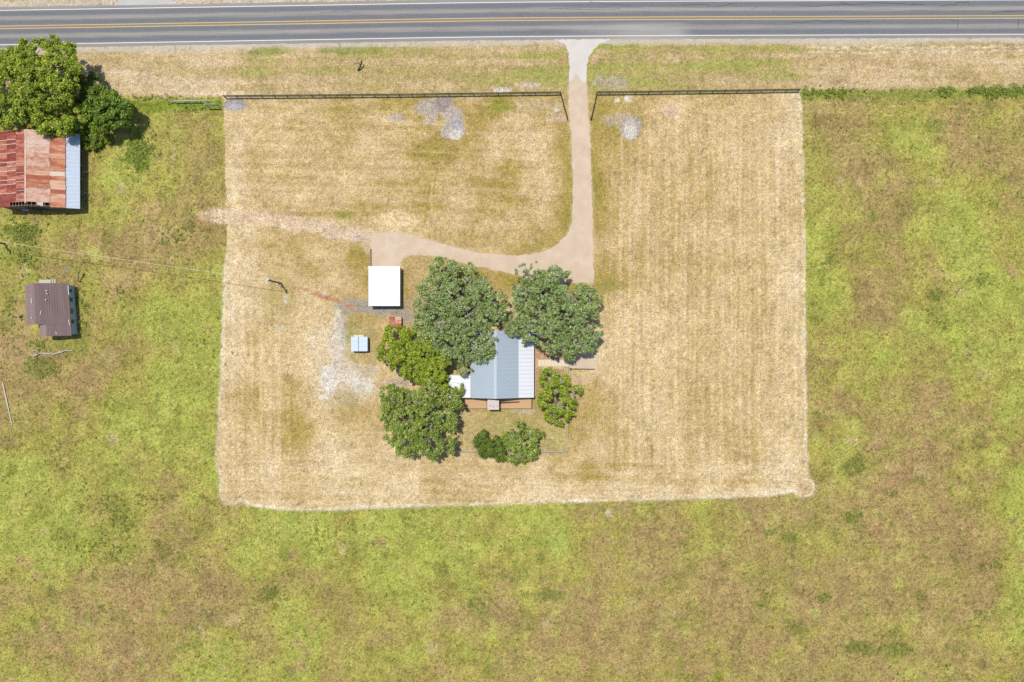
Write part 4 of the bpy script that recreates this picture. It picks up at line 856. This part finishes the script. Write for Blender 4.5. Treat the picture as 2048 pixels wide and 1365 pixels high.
for (a, b) in ((93.5,582),(94.5,588),(92,600)):
    q = P(a, b, 3.5); MB().lathe((q[0],q[1],3.25), [(.08,0),(.08,.35),(.11,.36),(.11,.42),(.03,.44)], 10).build('roof_pipe', M_roofW, oh)
for (a, b, c, d) in ((64,597,64.4,607),(64.5,634,64.6,637),(57,648,62,648.6),(82,629,83.5,622),(109,664,110.5,669),(137,640,139,651),(136,571,137.5,590)):
    q0 = P(a, b, 3.45 if a < 130 else 2.62); q1 = P(c, d, 3.45 if a < 130 else 2.62)
    if a > 100 and a < 130: q0[2] = q1[2] = 3.08
    if a < 60: q0[2] = q1[2] = 3.1
    if 75 < a < 100: q0[2] = q1[2] = 3.62
    if 60 < a < 70: q0[2] = q1[2] = 3.68
    MB().bar(q0, q1, .10, .03).build('roof_scrap', M_roofW, oh)
po = empty('porch_steps', (P(93,0)[0], P(0,563)[1], 0), 'pale board porch landing with steps against the brown-roofed house', 'porch')
for k in range(5): a = P(78, 560.0+k*1.7, .45); b = P(102, 560.0+k*1.7, .45); MB().box(a[0], b[0], a[1]-.15, a[1], .38, .45).build('board', M_wallC, po)
for k in range(2): a = P(103.5+k*3.6, 559, .3); MB().box(a[0], a[0]+.3, a[1]-.85, a[1], -.1, .3-.14*k).build('step', M_wallC, po)
MB().box(P(78,0)[0], P(102,0)[0], P(0,566)[1], P(0,561)[1], -.1, .37).build('porch_base', M_timber, po)

# ------------------------------------------------------------- fences
M_pipe = simple('dark_pipe', A(70,76,74), .6, var=.3, scale=1.5); M_pipeR = simple('rusted_pipe', A(120,84,72), .7, var=.3, scale=2)
def pipe_fence(name, pts, spacing, label, hgt=1.25, rails=4):
    p = [P(*q) for q in pts]; t = empty(name, p[0], label, 'fence', 'pipe rail fences by the driveway')
    for s_ in range(len(p)-1):
        a, b = p[s_], p[s_+1]; L = np.linalg.norm(b-a); m_ = max(1, round(L/spacing))
        for k in range(m_+1):
            q = lerp(a, b, k/m_); w_ = .085 if k in (0, m_) else .07
            if not (s_ and k == 0): MB().tube([(q[0],q[1],-.15),(q[0],q[1],hgt+.05)], w_, 8).build('post', M_pipe, t)
            if k < m_:
                r = lerp(a, b, (k+1)/m_)
                for i_ in range(rails):
                    z = hgt*(1-i_*.25); mt = random.choice([M_pipe, M_pipe, M_pipeR])
                    MB().tube([(q[0],q[1],z),(r[0],r[1],z)],   .06 if i_ == 0 else .04, 6).build('rail', mt, t)
    return t
pipe_fence('pipe_fence', [(451,196),(800,193),(1120,188.5)], 2.45, 'long dark pipe fence left of the driveway mouth running along the verge')
pipe_fence('pipe_fence', [(1193,188.5),(1400,186),(1596,183)], 2.45, 'dark pipe fence right of the driveway mouth ending at the green fence line growth')
pipe_fence('pipe_fence', [(1121.5,191),(1127,213),(1134.5,239)], 2.45, 'short slanting pipe fence wing on the left side of the driveway')
pipe_fence('pipe_fence', [(1192,191),(1187.5,213),(1181.5,239)], 2.45, 'short slanting pipe fence wing on the right side of the driveway')
M_link = simple('galvanised_wire', A(206,206,206), .5, var=.08)
def yard_fence(pts, label):
    p = [P(*q) for q in pts]; t = empty('yard_fence', p[0], label, 'fence', 'wire yard fences behind the farmhouse')
    for s_ in range(len(p)-1):
        a, b = p[s_], p[s_+1]; L = np.linalg.norm(b-a); m_ = max(1, round(L/2.6))
        MB().tube([a+(0,0,1.1), b+(0,0,1.1)], .045, 6).build('top_rail', M_link, t)
        for k in range(m_+(s_ == len(p)-2)): q = lerp(a, b, k/m_); MB().tube([(q[0],q[1],-.15),(q[0],q[1],1.16)], .05, 8).build('post', M_link, t)
        mb = MB()                       # woven mesh: too fine to pick apart
        for z in np.arange(.08, 1.08, .14): mb.bar((a[0],a[1],z), (b[0],b[1],z), .012)
        for k in range(int(L/.25)): q = lerp(a, b, (k+.5)*.25/L); mb.bar((q[0],q[1],.05), (q[0],q[1],1.08), .010)
        s2_ = mb.build('wire_mesh', M_link, t); s2_['kind'] = 'stuff'
yard_fence([(1135,737),(1134.5,820),(1134,903)], 'pale wire yard fence running down from the paved walk to the corner')
yard_fence([(1134,903),(1000,903.5),(880,902)], 'pale wire yard fence running across behind the dark shrub')
# old fence posts in the growth on the right
M_post = simple('grey_old_wood', A(120,104,92), .9, var=.2)
for (a, b, c, d, lab) in ((1700,183,1704,176,'thin leaning wooden fence post nearest the end of the pipe fence'),(1727,184,1730,178,'second thin wooden fence post from the end of the pipe fence'),(1860,182,1866,172,'tall leaning wooden fence post in the gap of the green growth'),
                        (1935,183,1939,176,'thin wooden fence post among thick green growth'),(2000,183,2005,176,'rightmost thin wooden fence post of the old fence line')):
    q = P(a, b); hh = 1.3; top = np.array([q[0]+.25, q[1]+.12, hh]); o_ = MB().tube([(q[0],q[1],-.15), (q[0]+.1,q[1]+.05,hh*.5), top], [.09,.08,.07], 7).build('fence_post', M_post, origin=q); tag(o_, lab, 'post', 'old wooden posts in the overgrown fence line')
# pipe rail left of the fence, with its board
q0 = P(334, 203, .7); q1 = P(416, 201.5, .8)
pr = empty('old_rail', P(334,204), 'pale grey horizontal rail half hidden in grass beside the trees', 'rail')
MB().tube([q0, P(348,202.7,.75)], .05, 6).build('rail', M_link, pr); MB().tube([P(347,202.8,.8), P(372,202,.8), P(402,201.8,.8)], [.14,.15,.12], 7).build('rail', simple('lichened_wood', A(190,198,186), .8, var=.15), pr); MB().tube([P(402,201.8,.8), q1], .06, 6).build('rail', M_link, pr)
for a in (337, 349, 401, 415): b = P(a, 204); MB().tube([(b[0],b[1],-.15),(b[0]+.02,b[1],.85)], .07, 7).build('post', M_post, pr)
# two-post sign seen from above
sg = empty('sign', P(430,216), 'two post sign board seen edge on beside the grey gravel patch', 'sign')
ba = P(417.5, 214.6); bb = P(441, 215.8); M_signb = simple('sign_grey', A(140,150,156), .5)
for b in (ba, bb): MB().tube([(b[0],b[1],-.15),(b[0],b[1],1.85)], .055, 8).build('post', M_dark, sg)
MB().box(ba[0]-.05, bb[0]+.05, (ba[1]+bb[1])/2-.04+.0, (ba[1]+bb[1])/2+.04, 1.25, 1.9).build('board', M_signb, sg)
MB().box(ba[0]-.08, bb[0]+.08, (ba[1]+bb[1])/2-.1, (ba[1]+bb[1])/2+.1, 1.903, 1.95).build('board_cap', M_signb, sg)
# leaning post on the verge with guy wires
q = P(716, 142); o_ = empty('leaning_post', q, 'dark curved leaning post with thin wires on the grass verge', 'post')
MB().tube([P(716,142,.0), P(719.5,136,.5), P(722.5,128,.9), P(723.5,122,1.3)], [.15,.15,.14,.12], 8).build('post', M_dark, o_)
MB().tube([P(722,131,.7), P(716,125,.4), P(713,119,.05)], .04, 5).build('wire', M_post, o_); MB().tube([P(717,125,.4), P(709,128,.02)], .04, 5).build('wire', M_post, o_); MB().tube([P(713,119,.05), P(714,108,.02)], .03, 5).build('wire', M_link, o_)
# utility poles and wire
M_pole = simple('tarred_pole', A(86,76,68), .9, var=.2)
def pole(px_, py_, hh, label, boxy):
    b = P(px_, py_); t = empty('utility_pole', b, label, 'utility pole', 'utility poles of the service line')
    MB().tube([(b[0],b[1],-.2),(b[0],b[1],hh*.5),(b[0],b[1],hh)], [.17,.15,.12], 10).build('pole', M_pole, t)
    MB().lathe((b[0]+.05,b[1]+.22,hh-1.0), [(.17,0),(.2,.05),(.2,.6),(.17,.68),(.05,.72)], 12).build('transformer', M_roofW if boxy else M_link, t)
    MB().lathe((b[0],b[1],hh), [(.14,0),(.2,.03),(.2,.08),(.06,.16)], 10).build('pole_cap', M_roofW, t)
    if boxy: MB().box(b[0]-.25, b[0]+.25, b[1]-.36, b[1]-.18, 1.1, 1.9).build('meter_box', M_lean, t); MB().tube([(b[0]+.17,b[1]-.12,.0),(b[0]+.17,b[1]-.12,hh-.8)], .035, 6).build('conduit', M_link, t)
    return np.array([b[0], b[1], hh-.15])
t1 = pole(562.5, 567.5, 7.8, 'utility pole with white meter box in the mown field left of the garage', True)
t2 = pole(9, 488, 7.8, 'utility pole at the left edge of the photo above the brown-roofed house', False)
pp = [lerp(t1, t2, k/24)-np.array([0,0,1.1*4*(k/24)*(1-k/24)]) for k in range(25)]
w_ = MB().tube(pp, .04, 6).build('power_line', simple('pale_cable', A(226,220,190), .5, var=.05), origin=t1); tag(w_, 'pale service cable strung between the two utility poles', 'cable')
# white pipe, log, pale stick, tank post near the old house
a, b = P(5,765,.06), P(24,850,.06); o_ = MB().tube([a, lerp(a,b,.5)+(0.02,0,.02), b], [.11,.10,.08], 8).build('pipe', simple('white_plastic', A(236,226,210), .5, var=.1), origin=a); tag(o_, 'long thin white pipe lying in the grass near the left edge', 'pipe')
L = [(62,710,.3),(70,712,.3),(80,706.5,.3),(95,708,.35),(105,709.5,.3),(118,706,.3),(132,702,.35),(146,701.5,.3)]
lg = empty('fallen_fence', P(100,708), 'bleached fallen fence rail on short posts below the brown-roofed house', 'fence')
MB().tube([P(*q) for q in L], [.10,.12,.11,.13,.13,.12,.12,.08], 7).build('rail', simple('bleached_wood', A(206,202,190), .85, var=.15), lg)
MB().tube([P(62,701,.5), P(72,702,.45), P(77,704,.3)], .06, 6).build('rail', M_link, lg); MB().tube([P(66,714,.2), P(77,706,.4)], .07, 6).build('rail', M_link, lg)
for q in ((78,707),(104,710),(132,703.5),(164,701.5)): b = P(*q); MB().tube([(b[0],b[1],-.15),(b[0],b[1],.7)], .09, 7).build('post', M_post, lg)
a = P(157,563); o_ = empty('gate_post', a, 'short grey leaning wooden post with top board beside the brown-roofed house', 'post')
MB().tube([(a[0],a[1],-.1), P(156,562,.6), P(157,546,1.3)], [.14,.13,.12], 7).build('post', M_timber, o_); MB().box(P(155,0,1.3)[0], P(160,0,1.3)[0], P(0,548,1.3)[1], P(0,544,1.3)[1], 1.3, 1.38).build('top_board', M_post, o_)
a, b = P(129,536,.25), P(140,545,.05); o_ = MB().tube([a, b], [.12,.07], 7).build('log', simple('blue_grey_wood', A(160,172,184), .8), origin=b); tag(o_, 'short pale blue-grey log lying above the brown-roofed house', 'log')
a = P(42.5, 634); o_ = MB().lathe((a[0],a[1],-.02), [(.16,0),(.3,.02),(.33,.12),(.3,.22),(.17,.24),(.15,.12)], 14).build('tyre', simple('black_rubber', (.03,.03,.035), .8), origin=a); tag(o_, 'old black tyre lying in weeds left of the brown-roofed house', 'tyre')
# concrete block in the yard
a = P(1105, 875.5); o_ = empty('well_cap', a, 'small cream square block standing on the lawn inside the yard fence corner', 'block')
MB().box(a[0]-.28, a[0]+.28, a[1]-.28, a[1]+.28, 0, .5).build('block', M_wallC, o_); MB().lathe((a[0]-.02,a[1]+.05,.5), [(.2,0),(.2,.06),(.1,.1)], 12).build('lid', M_cream, o_)
# paved walk
wk = empty('paved_walk', P(1104,726), 'straight walk of pale slabs from the porch steps to the gravel pad', 'path')
M_slab = simple('pale_concrete_slab', A(248,232,206), .85, var=.08, scale=3)
for k in range(9):
    xa = 1076+k*6.75; a = P(xa, 732.6+random.uniform(-.3,.3)); b = P(xa+6.2, 720+random.uniform(-.3,.3)); MB().box(a[0], b[0], a[1], b[1], -.05, .05+random.uniform(0,.015)).build('slab', M_slab, wk)
a, b = P(1142, 738.3, .1), P(1190, 738.8, .1); o_ = empty('edging_board', a, 'dark timber edging along the lower side of the gravel pad', 'edging')
MB().bar((a[0],a[1],.1), (b[0],b[1],.1), .14, .24).build('board', M_dark, o_); MB().box(a[0]-.18, a[0]+.06, a[1]-.15, a[1]+.15, -.1, .5).build('post', M_dark, o_)
#@@TREES
# ------------------------------------------------------------- trees
M_bark = simple('grey_bark', A(150,138,124), .9, var=.25, scale=3); M_bone = simple('bleached_twigs', A(214,208,198), .8, var=.12)
def crown_mesh(parent, lobes, n, size, cols, clump=.55, sq=.72, gap=0.12, up=1.0):
    lb = np.array([(P(a, b, z-.35*r/10)[0], P(a, b, z-.35*r/10)[1], z, r/10*1.06) for a, b, r, z in lobes]); lb[:, 2] -= lb[:, 3]*sq*.95
    area = lb[:, 3]**2; prob = area/area.sum(); ncl = int(area.sum()*1.9*(1-gap)/(clump*clump))
    li = RNG.choice(len(lb), ncl, p=prob); d = RNG.normal(size=(ncl,3)); d[:, 2] = np.abs(d[:, 2])*.9-.35; d /= np.linalg.norm(d, axis=1)[:, None]
    rad = lb[li, 3]*(.62+.42*RNG.random(ncl)**.6); c = lb[li, :3]+d*rad[:, None]*np.array([1,1,sq])
    dist = np.ones(ncl, bool)
    for k in range(len(lb)):       # no clumps deep inside other lobes
        q = (c-lb[k, :3])/(lb[k, 3]*np.array([1,1,sq])); dist &= ~((np.linalg.norm(q, axis=1) < .40) & (li != k))
    nz = vn(c[:, 0], c[:, 1], 1.5, seed=200)*.55+vn(c[:, 0]+c[:, 2], c[:, 1]-c[:, 2], .7, seed=201)*.45
    c[:, 2] += (nz-.5)*1.5; dist &= nz > .25+.12*RNG.random(ncl)
    c[:, 0] += (vn(c[:, 0], c[:, 1], 1.1, seed=202)-.5)*1.1; c[:, 1] += (vn(c[:, 0], c[:, 1], 1.1, seed=203)-.5)*1.1
    c = c[dist]; d = d[dist]; ncl = len(c); csz = clump*(.6+.8*RNG.random(ncl)); ccol = np.array(cols)[RNG.integers(0, len(cols), ncl)]*(.78+.44*RNG.random(ncl))[:, None]
    ci = RNG.integers(0, ncl, n); off = RNG.normal(size=(n,3))*np.array([.47,.47,.38])*csz[ci][:, None]
    p = c[ci]+off; p[:, 2] = np.maximum(p[:, 2], .5)
    nr = d[ci]*.5+off/(csz[ci][:, None])*.6+RNG.normal(size=(n,3))*.6; nr[:, 2] += up; nr /= np.linalg.norm(nr, axis=1)[:, None]
    t = np.cross(nr, RNG.normal(size=(n,3))); t /= np.linalg.norm(t, axis=1)[:, None]; b = np.cross(nr, t)
    s = size*(.55+.9*RNG.random(n))[:, None]; u = t*s; v = b*s*.55
    loc = np.array(parent.location)
    V = np.stack([p-u, p+v-u*.1, p+u, p-v-u*.1], 1).reshape(-1,3)-loc
    mixc = np.where(RNG.random(n)[:, None] < .45, ccol[ci], np.array(cols)[RNG.integers(0, len(cols), n)]); C = np.repeat((mixc*(.42+1.1*RNG.random(n))[:, None]), 4, 0)
    o = big_mesh('crown', V, np.arange(4*n).reshape(-1,4), M_leaf, C); o.parent = parent; return c
def tree(label, base, lobes, n, size, cols, group=None, clump=.55, trunk_r=.35, twigs=0, gap=0., name='tree', cat='tree', limbs=True, sq=.72):
    b = P(*base); t = empty(name, b, label, cat, group); c = crown_mesh(t, lobes, n, size, cols, clump, gap=max(gap, .14), sq=sq)
    zt = max(l[3] for l in lobes)
    if trunk_r:
        fork = np.array([b[0], b[1], zt*.28]); MB().tube([(b[0],b[1],-.2),(b[0]+.05,b[1],zt*.12),fork], [trunk_r*1.5,trunk_r,trunk_r*.85], 10).build('trunk', M_bark, t, smooth=True)
        if limbs:
            for a_, b_, r, z in lobes:
                if r < 11: continue
                q = P(a_, b_, z-r/10*.7); mid = lerp(fork, q, .5)+np.array([random.uniform(-.4,.4), random.uniform(-.4,.4), .5])
                MB().tube([fork-(0,0,.15), lerp(fork, mid, .5)+np.array([0,0,.15]), mid, lerp(mid, q, .6)+np.array([random.uniform(-.3,.3),random.uniform(-.3,.3),.1]), q], [trunk_r*.55,trunk_r*.42,trunk_r*.32,trunk_r*.2,.04], 6).build('limb', M_bark, t, smooth=True)
    if twigs:
        mb = MB(); lob = lobes
        for k in range(twigs):
            a_, b_, r, z = random.choice(lob); 
            if r < 8: continue
            an = random.uniform(0, 6.28); rr = random.uniform(.2, .95)*r
            q0 = P(a_+math.cos(an)*rr*.3, b_+math.sin(an)*rr*.3, z-r/10*.45); L = random.uniform(.9, 2.1)
            q1 = P(a_+math.cos(an)*rr, b_+math.sin(an)*rr, z-(rr/r)**2*r/10*.45+random.uniform(.05,.6))
            mid = lerp(q0, q1, .5)+np.array([random.uniform(-.25,.25), random.uniform(-.25,.25), .2]); mb.tube([q0, mid, q1], [.07,.055,.03], 4)
            for _ in range(3):
                e = q1+np.array([random.uniform(-.6,.6), random.uniform(-.6,.6), random.uniform(-.1,.3)]); mb.tube([lerp(mid, q1, random.random()), e], [.04,.018], 3)
        s_ = mb.build('dead_twigs', M_bone, t); s_['kind'] = 'stuff'
    return t
OAK = [A(132,150,80)*2.1, A(146,162,98)*2.1, A(104,128,62)*1.9, A(176,182,134)*2.1, A(134,152,72)*2.0]
LIME = [A(150,166,36)*1.7, A(164,176,44)*1.7, A(130,154,32)*1.7, A(176,184,70)*1.6]
MID = [A(128,148,52)*1.85, A(148,162,64)*1.9, A(108,132,48)*1.8, A(172,180,96)*1.9]
DKG = [A(112,134,42)*1.5, A(94,120,38)*1.5, A(132,148,50)*1.5]
RICH = [A(132,152,36)*1.95, A(152,166,40)*1.95, A(108,134,36)*1.8, A(172,178,58)*1.95]
def bump_lobes(L, extra=0.9, seed=1):
    """break each lobe into itself plus smaller ones round it so the outline is uneven"""
    r_ = random.Random(seed); out = []
    for a, b, r, z in L:
        out.append((a, b, r*.80, z))
        for k in range(4):
            an = r_.uniform(0, 6.28); out.append((a+math.cos(an)*r*.62, b+math.sin(an)*r*.62, r*r_.uniform(.32, .5), z-r_.uniform(.2, 1.4)))
        for k in range(6):
            an = r_.uniform(0, 6.28); out.append((a+math.cos(an)*r*.9, b+math.sin(an)*r*.9, r*r_.uniform(.13, .24), z-r_.uniform(.6, 2.2)))
    return out
LO = [(888,540,28,7.2),(925,550,26,7.2),(870,580,32,8.3),(915,592,36,9.3),(960,588,32,8.3),(992,603,22,7),(850,612,24,7.3),(846,640,22,7),(880,642,34,9),(925,640,34,9),(968,637,30,8),(862,676,26,7.3),(905,685,32,8.2),(945,680,32,7.6),(928,722,18,6.2),(962,702,20,6.6),(1000,628,14,6.4),(975,700,15,6.6),(982,678,14,6.6),(930,740,12,6)]
tree('wide grey-green live oak on the left overhanging the farmhouse roof', (915,615), bump_lobes(LO, seed=2), 105000, .125, OAK, 'live oaks by the farmhouse', .32, .5, 260)
RO = [(1058,550,26,7.3),(1110,557,26,7.3),(1095,585,34,8.8),(1145,592,32,8.4),(1180,595,24,7.4),(1045,592,26,7.3),(1040,628,24,7.8),(1080,630,34,9.3),(1130,635,36,9.4),(1172,635,30,8.4),(1188,665,18,7),(1060,665,22,7.3),(1100,672,32,8.3),(1145,680,32,8),(1178,688,20,6.4),(1112,702,18,6),(1145,706,14,5.5),(1028,655,16,6.4)]
tree('wide grey-green live oak on the right beside the gravel driveway corner', (1115,625), bump_lobes(RO, seed=3), 105000, .125, OAK, 'live oaks by the farmhouse', .32, .5, 260)
BG = [(790,677,26,6.2),(830,674,24,6.4),(775,702,20,5.8),(810,707,30,7.2),(850,702,28,7.2),(880,718,20,6.6),(795,730,16,5.8),(828,738,26,6.8),(866,742,26,6.8),(884,765,16,5.8),(852,762,16,5.8)]
tree('bright lime green round tree between the small pale shed and the farmhouse', (832,710), bump_lobes(BG, seed=4), 56000, .145, LIME, None, .38, .3)
LL = [(785,797,24,6.6),(820,802,28,7.6),(860,792,24,7.4),(898,800,22,6.8),(914,812,13,5.6),(920,780,9,5),(778,832,18,6.4),(812,842,32,8.2),(852,842,32,8.2),(890,842,24,7.2),(782,872,20,6.4),(815,884,30,7.6),(856,886,32,7.8),(893,886,20,6.4),(872,908,16,5.8),(835,905,18,6)]
tree('large mid green tree at lower left of the farmhouse with pale limbs showing', (845,850), bump_lobes(LL, seed=5), 72000, .14, MID, None, .34, .42, 60)
tree('dense dark green shrub left of the sparse tree below the yard', (980,893), bump_lobes([(966,880,16,3.4),(986,893,19,4),(972,903,14,3.4),(999,906,15,3.6),(1003,888,12,3.4)], seed=6), 16000, .14, DKG, None, .4, .15, name='shrub', cat='shrub')
tree('sparse olive tree with visible pale limbs beside the dark shrub in the yard', (1038,888), bump_lobes([(1040,861,18,4.8),(1020,880,16,4.6),(1055,884,20,5.2),(1036,903,20,5.2),(1022,918,12,4.2),(1058,906,15,4.6),(1072,872,10,4.2)], seed=7), 11500, .16, MID, None, .42, .2, 60, gap=.3)
tree('green tree with bleached dead branches right of the farmhouse porch', (1115,795), bump_lobes([(1100,755,18,5),(1124,766,17,5.2),(1145,790,18,5),(1108,788,22,5.8),(1130,815,20,5.4),(1096,818,19,5.2),(1110,840,14,4.6),(1086,800,10,4.6)], seed=8), 17000, .16, RICH, None, .42, .22, 130, gap=.25)
TA = [(45,105,24,8.4),(80,100,26,9),(115,97,24,9),(138,100,14,8),(30,130,24,9),(70,140,36,10.5),(112,138,32,10.2),(52,180,32,9.8),(98,185,38,10.5),(136,165,18,8.6),(140,130,18,8.6)]
tree('tallest bright green tree of the top left clump reaching over the road edge', (92,160), bump_lobes(TA, seed=9), 90000, .155, RICH, 'trees in the top left clump', .44, .4)
tree('right-hand green tree of the top left clump standing over the long grass', (210,215), bump_lobes([(196,188,20,6),(215,212,28,7),(184,214,22,6.4),(240,214,20,5.8),(196,242,20,6),(232,240,18,5.2)], seed=10), 26000, .19, [A(116,146,38)*1.6, A(138,160,44)*1.6, A(96,126,38)*1.5], 'trees in the top left clump', .5, .3)
tree('dark green tree of the top left clump cut by the left edge of the photo', (-5,190), bump_lobes([(0,215,34,7.6),(32,215,28,7.4),(-40,180,44,8.5),(5,170,28,8.2),(5,120,22,7.6),(-40,120,34,8)], seed=11), 32000, .19, RICH, 'trees in the top left clump', .55, .35)
tree('low middle green tree of the top left clump just above the barn roof', (125,235), bump_lobes([(85,236,24,7),(120,238,26,7.2),(150,228,22,6.6),(108,256,14,5.6),(140,250,14,5.4)], seed=12), 26000, .19, RICH, 'trees in the top left clump', .5, .3)
tree('low leafy shrub squeezed between the lean-to and the open grass', (175,285), [(176,262,16,2.6),(172,290,11,1.8),(185,285,10,1.5),(205,272,14,1.8),(190,262,14,2.2)], 8000, .15, DKG+RICH, None, .4, .1, name='shrub', cat='shrub', limbs=False)
tree('shaded low thicket in the gap of the top left clump', (172,165), bump_lobes([(165,160,16,4.6),(182,150,10,3.6),(172,185,14,4.4),(160,205,14,4.8)], seed=14), 9000, .18, DKG, None, .5, .12, name='shrub', cat='shrub')
tree('leafy shrub over the two pale stones in the gap beside the left oak', (893,775), [(893,770,9,3),(888,780,8,2.6)], 2500, .15, MID, None, .35, .08, name='shrub', cat='shrub', limbs=False)
